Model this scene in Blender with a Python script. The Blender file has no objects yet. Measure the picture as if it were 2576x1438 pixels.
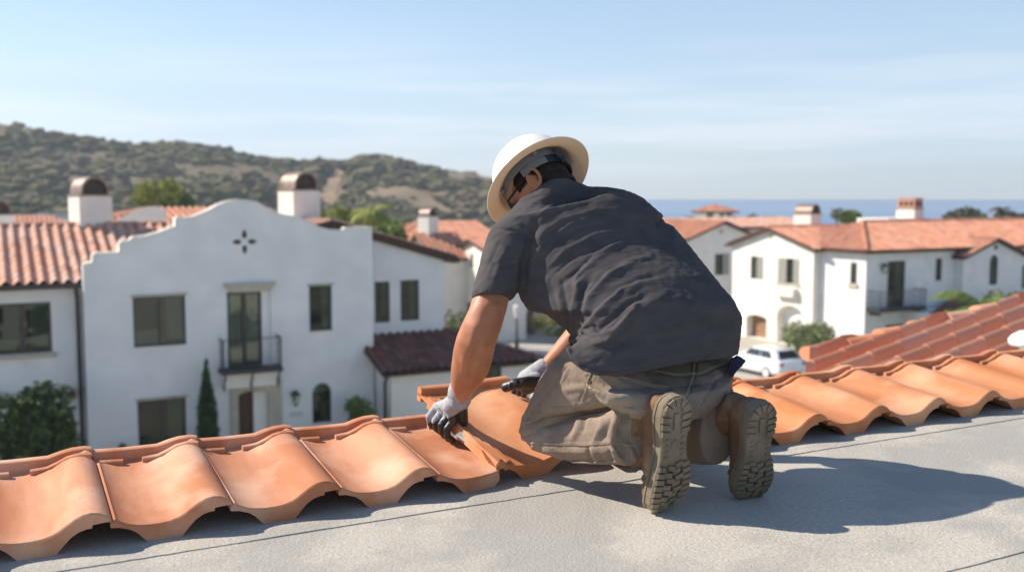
import bpy, bmesh, math, random
import numpy as np
from mathutils import Vector, Matrix, Quaternion, noise
random.seed(7); np.random.seed(7)
S = bpy.context.scene
COL = S.collection
R = math.radians
# ---------------------------------------------------------------- camera maths
FOC = 2576 * 35 / 36.0; CH = .82; PIT = math.atan(219 / FOC)
FW = Vector((0, math.cos(PIT), -math.sin(PIT))); UP = Vector((0, math.sin(PIT), math.cos(PIT))); RT = Vector((1, 0, 0))
CAM = Vector((0, 0, CH))
def ray(x, y): return FW * FOC + RT * (x - 1288) + UP * (719 - y)
def W(x, y, Y):
    d = ray(x, y); return CAM + d * (Y / d.y)
def G(x, y, z=0.0):
    d = ray(x, y); return CAM + d * ((z - CH) / d.z)
def proj(co):
    v = co - np.array(CAM); d = v @ np.array(FW)
    return 1288 + FOC * (v @ np.array(RT)) / d, 719 - FOC * (v @ np.array(UP)) / d
def dirv(az): a = R(az); return Vector((math.sin(a), math.cos(a), 0))
AZ = 62.1
U = dirv(AZ); N = dirv(AZ - 90)
# ---------------------------------------------------------------- materials
def new_mat(name):
    m = bpy.data.materials.new(name); m.use_nodes = True
    nt = m.node_tree; return m, nt, nt.nodes['Principled BSDF']
def setin(n, k, v):
    if k in n.inputs: n.inputs[k].default_value = v
def c4(c): return (c[0], c[1], c[2], 1)
def nmat(name, c1, c2=None, scale=3, rough=.8, bump=0, bscale=60, bdist=.01, spec=.3, rnd=False, lo=.35, hi=.65,
         stretch=None, specks=None, uvtile=None, island=0, metal=0, sss=0, c3=None, s3=1.0, coat=0, detail=6, trans=0):
    m, nt, b = new_mat(name); L = nt.links; A = nt.nodes.new
    setin(b, 'Roughness', rough); setin(b, 'Specular IOR Level', spec); setin(b, 'Metallic', metal)
    if sss:
        setin(b, 'Subsurface Weight', sss); b.inputs['Subsurface Radius'].default_value = (.02, .008, .004); setin(b, 'Subsurface Scale', .5)
    if coat: setin(b, 'Coat Weight', coat)
    tc = A('ShaderNodeTexCoord'); vec = tc.outputs['Object']
    if rnd:
        oi = A('ShaderNodeObjectInfo'); mm = A('ShaderNodeMath'); mm.operation = 'MULTIPLY'; mm.inputs[1].default_value = 37
        L.new(oi.outputs['Random'], mm.inputs[0])
        va = A('ShaderNodeVectorMath'); va.operation = 'ADD'; L.new(vec, va.inputs[0]); L.new(mm.outputs[0], va.inputs[1]); vec = va.outputs[0]
    nvec = vec
    if stretch:
        mp = A('ShaderNodeMapping'); mp.inputs['Scale'].default_value = stretch; L.new(vec, mp.inputs[0]); nvec = mp.outputs[0]
    def ramp(src, a, b_):
        r = A('ShaderNodeMapRange'); r.inputs[1].default_value = a; r.inputs[2].default_value = b_; L.new(src, r.inputs[0]); return r.outputs[0]
    def mix(f, a, b_, mode='MIX'):
        x = A('ShaderNodeMix'); x.data_type = 'RGBA'; x.blend_type = mode
        if isinstance(f, float): x.inputs[0].default_value = f
        else: L.new(f, x.inputs[0])
        for i, v in ((6, a), (7, b_)):
            if isinstance(v, tuple): x.inputs[i].default_value = v
            else: L.new(v, x.inputs[i])
        return x.outputs[2]
    col = c4(c1)
    if c2:
        n1 = A('ShaderNodeTexNoise'); n1.inputs['Scale'].default_value = scale; n1.inputs['Detail'].default_value = detail
        L.new(nvec, n1.inputs['Vector']); col = mix(ramp(n1.outputs[0], lo, hi), col, c4(c2))
    if c3:
        n3 = A('ShaderNodeTexNoise'); n3.inputs['Scale'].default_value = s3; n3.inputs['Detail'].default_value = 4
        L.new(vec, n3.inputs['Vector']); col = mix(ramp(n3.outputs[0], .5, .68), col, c4(c3))
    if uvtile:
        fl = A('ShaderNodeVectorMath'); fl.operation = 'FLOOR'; L.new(tc.outputs['UV'], fl.inputs[0])
        wn = A('ShaderNodeTexWhiteNoise'); L.new(fl.outputs[0], wn.inputs['Vector'])
        cr = A('ShaderNodeValToRGB'); cr.color_ramp.interpolation = 'LINEAR'
        el = cr.color_ramp.elements
        while len(el) < len(uvtile): el.new(.5)
        for i, c in enumerate(uvtile): el[i].position = i / (len(uvtile) - 1); el[i].color = c4(c)
        L.new(wn.outputs['Value'], cr.inputs[0])
        col = mix(.72, col, cr.outputs[0]) if not isinstance(col, tuple) else cr.outputs[0]
    if island:
        ge = A('ShaderNodeNewGeometry'); hs = A('ShaderNodeHueSaturation')
        r1 = A('ShaderNodeMapRange'); r1.inputs[3].default_value = 1 - island; r1.inputs[4].default_value = 1 + island
        L.new(ge.outputs['Random Per Island'], r1.inputs[0]); L.new(r1.outputs[0], hs.inputs['Value'])
        if isinstance(col, tuple): hs.inputs['Color'].default_value = col
        else: L.new(col, hs.inputs['Color'])
        col = hs.outputs[0]
    if rnd:
        h2 = A('ShaderNodeHueSaturation'); r2 = A('ShaderNodeMapRange'); r2.inputs[3].default_value = .88; r2.inputs[4].default_value = 1.07; L.new(oi.outputs['Random'], r2.inputs[0]); L.new(r2.outputs[0], h2.inputs['Value'])
        L.new(col, h2.inputs['Color']); col = h2.outputs[0]
    if specks:
        sc, thr, sc_col = specks
        vo = A('ShaderNodeTexVoronoi'); vo.inputs['Scale'].default_value = sc; L.new(vec, vo.inputs['Vector'])
        mr = A('ShaderNodeMapRange'); mr.inputs[1].default_value = thr; mr.inputs[2].default_value = thr * .6; L.new(vo.outputs['Distance'], mr.inputs[0])
        col = mix(mr.outputs[0], col, c4(sc_col))
    if isinstance(col, tuple): b.inputs['Base Color'].default_value = col
    else: L.new(col, b.inputs['Base Color'])
    if bump:
        n2 = A('ShaderNodeTexNoise'); n2.inputs['Scale'].default_value = bscale; n2.inputs['Detail'].default_value = 5
        L.new(nvec if stretch else vec, n2.inputs['Vector']); bp = A('ShaderNodeBump'); bp.inputs['Strength'].default_value = bump; bp.inputs['Distance'].default_value = bdist
        L.new(n2.outputs[0], bp.inputs['Height']); L.new(bp.outputs[0], b.inputs['Normal'])
    if trans:
        t = A('ShaderNodeBsdfTranslucent'); ms = A('ShaderNodeMixShader'); ms.inputs[0].default_value = trans
        if isinstance(col, tuple): t.inputs[0].default_value = col
        else: L.new(col, t.inputs[0])
        L.new(b.outputs[0], ms.inputs[1]); L.new(t.outputs[0], ms.inputs[2]); L.new(ms.outputs[0], nt.nodes['Material Output'].inputs[0])
    m.diffuse_color = c4(c1)
    return m
def glass_mat(name, tint, refl, wav=.6):
    m, nt, b = new_mat(name); L = nt.links; A = nt.nodes.new
    tr = A('ShaderNodeBsdfTransparent'); tr.inputs[0].default_value = c4(tint)
    g = A('ShaderNodeBsdfGlossy'); g.inputs['Roughness'].default_value = .02; g.inputs[0].default_value = (1, 1, 1, 1)
    tc = A('ShaderNodeTexCoord'); n = A('ShaderNodeTexNoise'); n.inputs['Scale'].default_value = 1.5; n.inputs['Detail'].default_value = 1; L.new(tc.outputs['Object'], n.inputs['Vector'])
    bp = A('ShaderNodeBump'); bp.inputs['Strength'].default_value = .2 * wav; bp.inputs['Distance'].default_value = .05
    L.new(n.outputs[0], bp.inputs['Height']); L.new(bp.outputs[0], g.inputs['Normal'])
    ms = A('ShaderNodeMixShader'); ms.inputs[0].default_value = refl
    L.new(tr.outputs[0], ms.inputs[1]); L.new(g.outputs[0], ms.inputs[2]); L.new(ms.outputs[0], nt.nodes['Material Output'].inputs[0])
    return m
MT = {}
MT['plaster'] = nmat('white_plaster', (.80, .79, .77), (.70, .70, .69), 1.2, .9, .35, 25, .02, .2, c3=(.72, .72, .70), s3=.45)
MT['plaster2'] = nmat('warm_plaster', (.80, .77, .71), (.73, .69, .62), 1.1, .9, .25, 25, .02, .2)
MT['stone'] = nmat('cast_stone', (.50, .45, .35), (.42, .38, .30), 3, .85, .3, 40, .01)
MT['tan'] = nmat('tan_plaster', (.55, .42, .28), (.46, .34, .22), 2, .85)
MT['metal'] = nmat('dark_iron', (.025, .022, .022), (.04, .035, .03), 8, .5, spec=.5)
MT['frame'] = nmat('bronze_frame', (.035, .028, .022), (.05, .04, .032), 6, .5, spec=.5)
MT['wood'] = nmat('brown_door_wood', (.10, .055, .03), (.06, .03, .018), 6, .6, stretch=(12, 12, 1))
MT['wood2'] = nmat('garage_door_wood', (.34, .20, .13), (.27, .15, .09), 4, .7, stretch=(2, 2, 12))
MT['shut'] = nmat('grey_shutter', (.33, .33, .29), (.28, .28, .25), 5, .7, .4, 40, .01, stretch=(1, 1, 8))
MT['glass'] = glass_mat('window_glass', (.6, .68, .62), .03)
MT['glassp'] = glass_mat('window_glass_pale', (.8, .86, .8), .07)
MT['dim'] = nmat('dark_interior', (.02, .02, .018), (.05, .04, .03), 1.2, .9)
MT['reflc'] = nmat('pale_reflection_cloth', (.30, .30, .25), (.20, .20, .16), 2, .9, stretch=(14, 14, .6))
MT['copper'] = nmat('weathered_copper', (.30, .23, .19), (.20, .14, .11), 3, .5, .3, 20, .01, spec=.5, metal=.4)
MT['capdark'] = nmat('chimney_mesh_dark', (.045, .03, .025), (.08, .06, .05), 20, .7)
RT1 = [(.36, .20, .15), (.60, .33, .23), (.66, .43, .33), (.52, .38, .33), (.62, .30, .19), (.48, .36, .32)]
MT['roofn'] = nmat('clay_roof_mixed', (.60, .32, .22), (.50, .26, .18), 4, .85, .3, 30, .01, uvtile=RT1)
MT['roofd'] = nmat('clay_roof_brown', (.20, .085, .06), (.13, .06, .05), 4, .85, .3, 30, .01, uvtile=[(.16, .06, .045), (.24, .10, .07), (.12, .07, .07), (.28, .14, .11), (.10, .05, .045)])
MT['rooff'] = nmat('clay_roof_orange', (.62, .27, .15), (.50, .20, .11), 3, .85, .3, 30, .01, uvtile=[(.55, .24, .15), (.62, .31, .21), (.38, .16, .11), (.60, .36, .27), (.60, .26, .15), (.45, .26, .21)])
MT['roofr'] = nmat('clay_roof_near', (.66, .30, .17), (.56, .26, .16), 5, .85, .4, 40, .008, uvtile=[(.66, .29, .16), (.62, .25, .13), (.54, .31, .22), (.68, .36, .23), (.50, .34, .27), (.64, .27, .14)])
MT['fascia'] = nmat('brown_fascia', (.09, .05, .035), (.06, .035, .025), 5, .7)
MT['clay'] = nmat('terracotta', (.50, .20, .10), (.61, .30, .18), 9, .82, .5, 90, .0014, .2, lo=.41, hi=.6, rnd=True, stretch=(1, .25, 1), specks=(38, .07, (.25, .10, .05)), c3=(.68, .41, .28), s3=4, detail=9)
MT['clay2'] = nmat('terracotta_orange', (.53, .20, .082), (.62, .275, .14), 8, .8, .5, 90, .0014, .2, lo=.41, hi=.6, rnd=True, stretch=(1, .2, 1), specks=(30, .06, (.25, .10, .05)), c3=(.72, .38, .22), s3=4, detail=9)
MT['leaf'] = nmat('leaf_mid', (.11, .17, .035), (.17, .22, .05), .8, .6, spec=.35, island=.55, trans=.25)
MT['leafd'] = nmat('leaf_dark', (.025, .06, .018), (.07, .11, .03), 1.5, .6, spec=.35, island=.5, trans=.15)
MT['leafy'] = nmat('leaf_yellow', (.32, .32, .07), (.18, .22, .05), .8, .6, spec=.3, island=.5, trans=.3)
MT['leafo'] = nmat('leaf_olive', (.24, .27, .12), (.16, .20, .07), .8, .6, spec=.3, island=.5, trans=.2)
MT['leafg'] = nmat('leaf_greygreen', (.09, .10, .06), (.13, .12, .07), .5, .7, spec=.3, island=.4, trans=.15)
MT['bark'] = nmat('bark', (.14, .10, .07), (.22, .16, .11), 6, .9, .6, 15, .03)
MT['shrub'] = nmat('chaparral', (.092, .090, .042), (.15, .135, .072), .03, .95, spec=.1, island=.35, c3=(.17, .135, .09), s3=.022)
MT['hill'] = nmat('hill_soil', (.12, .11, .075), (.20, .155, .105), .03, .98, spec=.05, lo=.4, hi=.6, c3=(.34, .26, .18), s3=.012)
MT['dirt'] = nmat('dirt_track', (.36, .25, .15), (.28, .20, .12), .1, .98)
MT['road'] = nmat('pale_street', (.46, .43, .38), (.40, .37, .33), .4, .9)
MT['walk'] = nmat('pale_pavement', (.52, .48, .41), (.45, .42, .36), .8, .9)
MT['lawn'] = nmat('planting_bed', (.08, .10, .03), (.13, .13, .05), .5, .95)
MT['carp'] = nmat('car_paint_white', (.78, .79, .80), None, rough=.25, spec=.5, coat=.6)
MT['rubber'] = nmat('black_rubber', (.015, .015, .016), None, rough=.8)
MT['carg'] = nmat('car_glass', (.02, .025, .03), None, rough=.05, spec=.8)
MT['red'] = nmat('tail_light_red', (.35, .02, .02), None, rough=.2, spec=.6)
# ---------------------------------------------------------------- object helpers
def tag(o, label=None, cat=None, group=None, kind=None):
    if label: o['label'] = label
    if cat: o['category'] = cat
    if group: o['group'] = group
    if kind: o['kind'] = kind
    return o
def empty(name, loc, label, cat, group=None, rz=0):
    o = bpy.data.objects.new(name, None); COL.objects.link(o); o.location = loc; o.rotation_euler.z = rz
    o.empty_display_size = .2
    return tag(o, label, cat, group)
def put(name, me, mats, parent=None, smooth=False):
    o = bpy.data.objects.new(name, me); COL.objects.link(o)
    for m in (mats if isinstance(mats, (list, tuple)) else [mats]):
        if len(me.materials) < len(mats if isinstance(mats, (list, tuple)) else [1]): me.materials.append(MT[m] if isinstance(m, str) else m)
    if parent:
        o.parent = parent; mw = Matrix.Identity(4); p = parent
        chain = []
        while p: chain.append(p); p = p.parent
        for q in reversed(chain):
            mw = mw @ q.matrix_parent_inverse @ Matrix.LocRotScale(q.location, q.rotation_euler, q.scale)
        o.matrix_parent_inverse = mw.inverted()
    if smooth:
        me.polygons.foreach_set('use_smooth', [True] * len(me.polygons))
        if smooth is not True: me.set_sharp_from_angle(angle=R(smooth))
    return o
class MB:
    def __init__(s): s.v = []; s.f = []; s.m = []; s.uv = []
    def add(s, vs, fs, m=0, uv=None):
        k = len(s.v); s.v += [tuple(v) for v in vs]
        for f in fs: s.f.append(tuple(k + i for i in f)); s.m.append(m); s.uv.append(uv or (0, 0))
        return s
    def hexa(s, p, m=0):   # p: 8 pts, 4 bottom ccw, 4 top
        return s.add(p, [(3, 2, 1, 0), (4, 5, 6, 7), (0, 1, 5, 4), (1, 2, 6, 5), (2, 3, 7, 6), (3, 0, 4, 7)], m)
    def prism(s, poly, vec, m=0):
        n = len(poly); P = [Vector(p) for p in poly]; Q = [p + vec for p in P]
        fs = [tuple(range(n - 1, -1, -1)), tuple(range(n, 2 * n))] + [(i, (i + 1) % n, n + (i + 1) % n, n + i) for i in range(n)]
        return s.add(P + Q, fs, m)
    def loft(s, rings, m=0, cap=True, closed=True):
        n = len(rings[0]); k = len(s.v)
        for r in rings: s.v += [tuple(v) for v in r]
        for j in range(len(rings) - 1):
            for i in range(n if closed else n - 1):
                a = k + j * n + i; b = k + j * n + (i + 1) % n
                s.f.append((a, b, b + n, a + n)); s.m.append(m); s.uv.append((0, 0))
        if cap and closed:
            s.f.append(tuple(k + i for i in range(n - 1, -1, -1))); s.m.append(m); s.uv.append((0, 0))
            s.f.append(tuple(k + (len(rings) - 1) * n + i for i in range(n))); s.m.append(m); s.uv.append((0, 0))
        return s
    def tube(s, pts, rad, n=8, m=0):
        pts = [Vector(p) for p in pts]; rad = rad if isinstance(rad, (list, tuple)) else [rad] * len(pts)
        rings = []; ref = None
        for i, p in enumerate(pts):
            t = (pts[min(i + 1, len(pts) - 1)] - pts[max(i - 1, 0)]).normalized()
            if ref is None: ref = t.orthogonal().normalized()
            ref = (ref - t * ref.dot(t)).normalized(); b = t.cross(ref)
            rings.append([p + (ref * math.cos(2 * math.pi * k / n) + b * math.sin(2 * math.pi * k / n)) * rad[i] for k in range(n)])
        return s.loft(rings, m)
    def ball(s, c, r, n=12, m=0, rot=None):
        r = Vector((r, r, r)) if not hasattr(r, '__len__') else Vector(r); c = Vector(c)
        rings = []
        for j in range(n // 2 + 1):
            th = math.pi * j / (n // 2); st = max(math.sin(th), 1e-3)
            ring = []
            for k in range(n):
                v = Vector((r.x * st * math.cos(2 * math.pi * k / n), r.y * st * math.sin(2 * math.pi * k / n), -r.z * math.cos(th)))
                if rot: v = rot @ v
                ring.append(c + v)
            rings.append(ring)
        return s.loft(rings, m)
    def capsule(s, pts, rad, n=12, m=0):
        for i in range(len(pts) - 1):
            a = Vector(pts[i]); b = Vector(pts[i + 1])
            s.tube([a, b], [rad[i], rad[i + 1]], n, m)
        for p, r in zip(pts, rad): s.ball(p, r, n, m)
        return s
    def mesh(s, name='m'):
        me = bpy.data.meshes.new(name); me.from_pydata(s.v, [], s.f); me.polygons.foreach_set('material_index', s.m)
        uvl = me.uv_layers.new(name='uv'); ls = np.zeros(len(me.loops) * 2); i = 0
        arr = np.array([s.uv[pi] for pi, p in enumerate(me.polygons) for _ in range(p.loop_total)], dtype=float).ravel()
        uvl.data.foreach_set('uv', arr); me.update(); return me
    def build(s, name, mats, parent=None, smooth=False, bevel=0):
        me = s.mesh(name)
        if bevel:
            bm = bmesh.new(); bm.from_mesh(me); bmesh.ops.remove_doubles(bm, verts=bm.verts, dist=1e-5)
            bmesh.ops.bevel(bm, geom=[e for e in bm.edges if len(e.link_faces) == 2 and e.calc_face_angle(0) > .5], offset=bevel, segments=2, affect='EDGES'); bm.to_mesh(me); bm.free()
        return put(name, me, mats, parent, smooth)
def evalmesh(me, mods):
    o = bpy.data.objects.new('tmp', me); COL.objects.link(o)
    for t, kw in mods:
        m = o.modifiers.new(t, t)
        for k, v in kw.items(): setattr(m, k, v)
    dg = bpy.context.evaluated_depsgraph_get(); dg.update()
    r = bpy.data.meshes.new_from_object(o.evaluated_get(dg)); bpy.data.objects.remove(o); return r
def remesh(mb, voxel, it=6, fac=.5):
    me = mb.mesh('src') if isinstance(mb, MB) else mb
    r = evalmesh(me, [('REMESH', dict(mode='VOXEL', voxel_size=voxel)), ('SMOOTH', dict(factor=fac, iterations=it))])
    r.materials.clear(); return r
class Fr:
    """wall frame: s to the right seen from outside, d inward, z up"""
    def __init__(f, o, az): f.o = Vector((o[0], o[1], 0)); f.s = dirv(az); f.i = dirv(az - 90); f.az = az
    def P(f, s, d, z): return f.o + f.s * s + f.i * d + Vector((0, 0, z))
    def px(f, x, y, d=0):
        o = f.o + f.i * d; r = ray(x, y); det = r.x * (-f.s.y) - r.y * (-f.s.x)
        # t*r - s*dir = o
        t = (o.x * (-f.s.y) - o.y * (-f.s.x)) / det; s = (r.x * o.y - r.y * o.x) / det
        return s, CH + t * r.z
    def box(f, mb, s0, s1, d0, d1, z0, z1, m=0):
        P = f.P; return mb.hexa([P(s0, d0, z0), P(s1, d0, z0), P(s1, d1, z0), P(s0, d1, z0), P(s0, d0, z1), P(s1, d0, z1), P(s1, d1, z1), P(s0, d1, z1)], m)
def wall(name, f, outline, thick, holes, mats, parent, d0=0.0, depth=.24):
    mb = MB(); mb.prism([f.P(s, d0, z) for s, z in outline], f.i * thick); me = mb.mesh(name)
    if holes:
        cb = MB()
        for h in holes:
            s0, s1, z0, z1 = h[:4]; arch = h[4] if len(h) > 4 else 0; dp = h[5] if len(h) > 5 else depth
            if arch:
                n = 10; c = (s0 + s1) / 2; r = (s1 - s0) / 2; hh = r * arch
                pl = [(s0, z0), (s1, z0)] + [(c + r * math.cos(math.pi * k / n), z1 - hh + hh * math.sin(math.pi * k / n)) for k in range(n + 1)]
            else: pl = [(s0, z0), (s1, z0), (s1, z1), (s0, z1)]
            cb.prism([f.P(s, d0 - .1, z) for s, z in pl], f.i * (dp + .1))
        cm = cb.mesh('cut')
        for x in (me, cm):
            bm = bmesh.new(); bm.from_mesh(x); bmesh.ops.recalc_face_normals(bm, faces=bm.faces); bm.to_mesh(x); bm.free()
        co = bpy.data.objects.new('cut', cm); COL.objects.link(co)
        me = evalmesh(me, [('BOOLEAN', dict(operation='DIFFERENCE', solver='EXACT', object=co))]); me.materials.clear()
        bpy.data.objects.remove(co)
    return put(name, me, mats, parent)
def window(f, s0, s1, z0, z1, parent, d=.16, cols=2, rows=1, arch=0, name='window', glass='glass', fw=.05, frame='frame', d0=0.0):
    e = .004; s0 += e; s1 -= e; z0 += e; z1 -= e; d += d0
    mb = MB(); B = lambda a, b, c, dd, x=0: f.box(mb, a, b, d - .03 - x, d + .02, c, dd)
    c = (s0 + s1) / 2; r = (s1 - s0) / 2; hh = r * arch; zt = z1 - hh
    B(s0, s0 + fw, z0, zt); B(s1 - fw, s1, z0, zt); B(s0 + fw, s1 - fw, z0, z0 + fw)
    if not arch: B(s0 + fw, s1 - fw, z1 - fw, z1)
    else:
        n = 10; rg = []
        for k in range(n + 1):
            a = math.pi * k / n; q = [(c + (r - o) * math.cos(a), zt + (hh - o) * math.sin(a)) for o in (0, fw)]
            rg.append([f.P(q[0][0], d - .03, q[0][1]), f.P(q[0][0], d + .02, q[0][1]), f.P(q[1][0], d + .02, q[1][1]), f.P(q[1][0], d - .03, q[1][1])])
        mb.loft(rg)
    for k in range(1, cols):
        x = s0 + (s1 - s0) * k / cols; w = fw * .8 if cols <= 2 else .02; B(x - w, x + w, z0 + fw, z1 - fw - (.02 if arch else 0), .004)
    for k in range(1, rows):
        x = z0 + (z1 - z0) * k / rows; B(s0 + fw, s1 - fw, x - .014, x + .014, -.006)
    w = mb.build(name, frame, parent)
    g = MB()
    if arch:
        n = 10; pl = [(s0 + .01, z0 + .01), (s1 - .01, z0 + .01)] + [(c + (r - .01) * math.cos(math.pi * k / n), zt + (hh - .01) * math.sin(math.pi * k / n)) for k in range(n + 1)]
    else: pl = [(s0 + .01, z0 + .01), (s1 - .01, z0 + .01), (s1 - .01, z1 - .01), (s0 + .01, z1 - .01)]
    g.prism([f.P(a, d, b) for a, b in pl], f.i * .012)
    g.build('pane', glass, w)
    if name != 'wall':
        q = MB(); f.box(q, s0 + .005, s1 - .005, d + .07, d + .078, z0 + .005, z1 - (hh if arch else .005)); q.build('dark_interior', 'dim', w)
        rr = random.Random(int(abs(s0 * 91 + z0 * 37) * 10)); q = MB(); W_ = s1 - s0; H_ = zt - z0
        if cols == 2: xs = [(s0 + W_ * .64, s1 - fw - .01)]
        else: xs = [(s0 + W_ * rr.uniform(.45, .6), s1 - fw - .01)]
        if glass == 'glassp': xs = [(s0 + fw, s0 + W_ * .42), (s0 + W_ * .56, s1 - fw)]
        for a_, b_ in xs:
            lo = z0 + fw + H_ * rr.uniform(0, .12); hi = zt - fw; n_ = 8
            q.loft([[f.P(a_ + (b_ - a_) * k / n_, d + .045 + .012 * math.sin(k * 2.4), z) for k in range(n_ + 1)] for z in (lo, hi)], closed=False)
        if not arch and cols == 2: f.box(q, s0 + fw, s0 + W_ * .55, d + .05, d + .058, z0 + fw, z0 + H_ * rr.uniform(.22, .38))
        q.build('reflection_cloth', 'reflc', w)  # pale cloth added behind the glass in place of pale reflections
    return w
def tiled(name, poly, parent, mats, pitch=.3, h=.05, course=.4, sub=6, slab=.12, e=None, stp=.02):
    P = [Vector(p) for p in poly]; nrm = (P[1] - P[0]).cross(P[2] - P[0]).normalized()
    if nrm.z < 0: nrm = -nrm
    if e is None: e = Vector((0, 0, 1)).cross(nrm).normalized()
    else: e = (e - nrm * e.dot(nrm)).normalized()
    g = nrm.cross(e)
    if g.z < 0: g = -g; e = -e
    o = P[0]; q = [((p - o).dot(e), (p - o).dot(g)) for p in P]
    a0 = min(x for x, _ in q); a1 = max(x for x, _ in q); b00 = min(y for _, y in q); b11 = max(y for _, y in q)
    def rng(a):
        ys = []
        for i in range(len(q)):
            (x1, y1), (x2, y2) = q[i], q[(i + 1) % len(q)]
            if abs(x1 - x2) < 1e-6:
                if abs(a - x1) < 1e-4: ys += [y1, y2]
            elif min(x1, x2) - 1e-6 <= a <= max(x1, x2) + 1e-6: ys.append(y1 + (y2 - y1) * (a - x1) / (x2 - x1))
        return (min(ys), max(ys)) if ys else None
    ncol = max(1, round((a1 - a0) / pitch)); pt = (a1 - a0) / ncol; cols = []
    for k in range(ncol * sub + 1):
        a = min(max(a0 + k * pt / sub, a0 + 1e-4), a1 - 1e-4); r = rng(a); fr = (k % sub) / sub
        rr = h * math.sin(math.pi * fr / .62) if fr < .62 else -h * .3 * math.sin(math.pi * (fr - .62) / .38)
        cols.append((a, r, rr, k // sub))
    nr = max(1, math.ceil((b11 - b00) / course)); mb = MB(); idx = {}
    rngs = np.random.RandomState(len(name) + int(abs(a1) * 10)); jit = rngs.uniform(-.006, .006, (nr + 1, ncol + 2))
    for ci, (a, r, rr, col) in enumerate(cols):
        for j in range(nr):
            for t in (0, 1):
                b = b00 + (j + t) * course; b = min(max(b, r[0]), r[1])
                z = rr + (stp if t == 0 else .0) + .03 + jit[j][col] * (stp / .02)
                idx[(ci, j, t)] = len(mb.v); mb.v.append(tuple(o + e * a + g * b + nrm * z))
    for ci in range(len(cols) - 1):
        for j in range(nr):
            b0 = b00 + j * course; b1 = b0 + course
            if b1 < min(cols[ci][1][0], cols[ci + 1][1][0]) or b0 > max(cols[ci][1][1], cols[ci + 1][1][1]): continue
            mb.f.append((idx[(ci, j, 0)], idx[(ci + 1, j, 0)], idx[(ci + 1, j, 1)], idx[(ci, j, 1)])); mb.m.append(0); mb.uv.append((cols[ci][3] + .5, j + .5))
            if j + 1 < nr:
                mb.f.append((idx[(ci, j, 1)], idx[(ci + 1, j, 1)], idx[(ci + 1, j + 1, 0)], idx[(ci, j + 1, 0)])); mb.m.append(0); mb.uv.append((cols[ci][3] + .5, j + .5))
    mb.prism([p - nrm * .02 for p in P], -nrm * slab, 1)
    me = mb.mesh(name); me.validate(); return put(name, me, mats, parent, 40)
def caps(name, p0, p1, parent, mat, r=.11, seg=.42, step=.02):
    p0 = Vector(p0); p1 = Vector(p1); L = (p1 - p0).length; n = max(1, round(L / seg)); t = (p1 - p0).normalized()
    sd = t.cross(Vector((0, 0, 1))).normalized(); up = sd.cross(t); mb = MB()
    for k in range(n):
        a = p0 + t * (L * k / n); b = p0 + t * (L * (k + 1) / n); rg = []
        for q, rr, dz in ((a, r * 1.08, step), (b, r * .94, 0)):
            rg.append([q + sd * (rr * math.cos(math.pi * i / 8)) + up * (rr * .8 * math.sin(math.pi * i / 8) + dz) for i in range(9)] + [q - sd * rr * .5 - up * .02, q + sd * rr * .5 - up * .02])
        kk = len(mb.f); mb.loft(rg)
        for i in range(kk, len(mb.f)): mb.uv[i] = (k + .5, 3.5)
    return mb.build(name, mat, parent, 50)
def chimney(f, s, w, d, z0, z1, parent, cap='barrel', capw=None, ch=.5):
    """f: frame whose origin is the chimney's front left corner"""
    mb = MB(); f.box(mb, s, s + w, 0, d, z0, z1); c = mb.build('chimney', 'plaster2', parent, bevel=.02)
    b = MB(); f.box(b, s - .03, s + w + .03, -.03, d + .03, z1 + .002, z1 + .06); b.build('chimney_rim', 'copper', c)
    if cap == 'barrel':
        r = w * .43; cx = s + w / 2; zb = z1 + .06; st = max(0, ch - r)
        rg = []
        for dd in (.02, d - .02):
            for th in (0, .05):
                pass
        out = [(cx - r, zb), (cx - r, zb + st)] + [(cx - r * math.cos(math.pi * k / 12), zb + st + r * math.sin(math.pi * k / 12)) for k in range(1, 12)] + [(cx + r, zb + st), (cx + r, zb)]
        inn = [(cx + (a - cx) * .86, zb + (b_ - zb) * .88) for a, b_ in out]
        for i in range(len(out) - 1): pass
        o1 = [f.P(a, .04, b_) for a, b_ in out]; i1 = [f.P(a, .04, b_) for a, b_ in inn]; o2 = [f.P(a, d - .04, b_) for a, b_ in out]; i2 = [f.P(a, d - .04, b_) for a, b_ in inn]
        n = len(out); m2 = MB(); vs = o1 + i1 + o2 + i2; fs = []
        for i in range(n - 1): fs += [(i, i + 1, n + i + 1, n + i), (2 * n + i, 3 * n + i, 3 * n + i + 1, 2 * n + i + 1), (i, 2 * n + i, 2 * n + i + 1, i + 1), (n + i, n + i + 1, 3 * n + i + 1, 3 * n + i)]
        m2.add(vs, fs); cp = m2.build('chimney_cap', 'copper', c, 35)
        m3 = MB(); pl = inn
        m3.prism([f.P(a, .14, b_) for a, b_ in pl], f.i * (d - .28)); m3.build('spark_screen', 'capdark', cp)
    else:
        m2 = MB(); f.box(m2, s + .06, s + w - .06, .06, d - .06, z1 + .06, z1 + .06 + ch)
        for k in range(3):
            for a in range(2):
                pass
        cp = m2.build('chimney_cap', 'rooff', c); m3 = MB()
        for k in range(3):
            x = s + .12 + (w - .24) * (k + .1) / 3; f.box(m3, x, x + (w - .24) * .24, .05, .058, z1 + .2, z1 + ch - .1); y = .12 + (d - .24) * (k + .1) / 3; f.box(m3, s + .05, s + .058, y, y + (d - .24) * .24, z1 + .2, z1 + ch - .1)
        m3.build('flue_opening', 'capdark', cp)
        m4 = MB(); f.box(m4, s + .02, s + w - .02, .02, d - .02, z1 + .062 + ch, z1 + .12 + ch); m4.build('cap_slab', 'rooff', cp)
    return c
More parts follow.
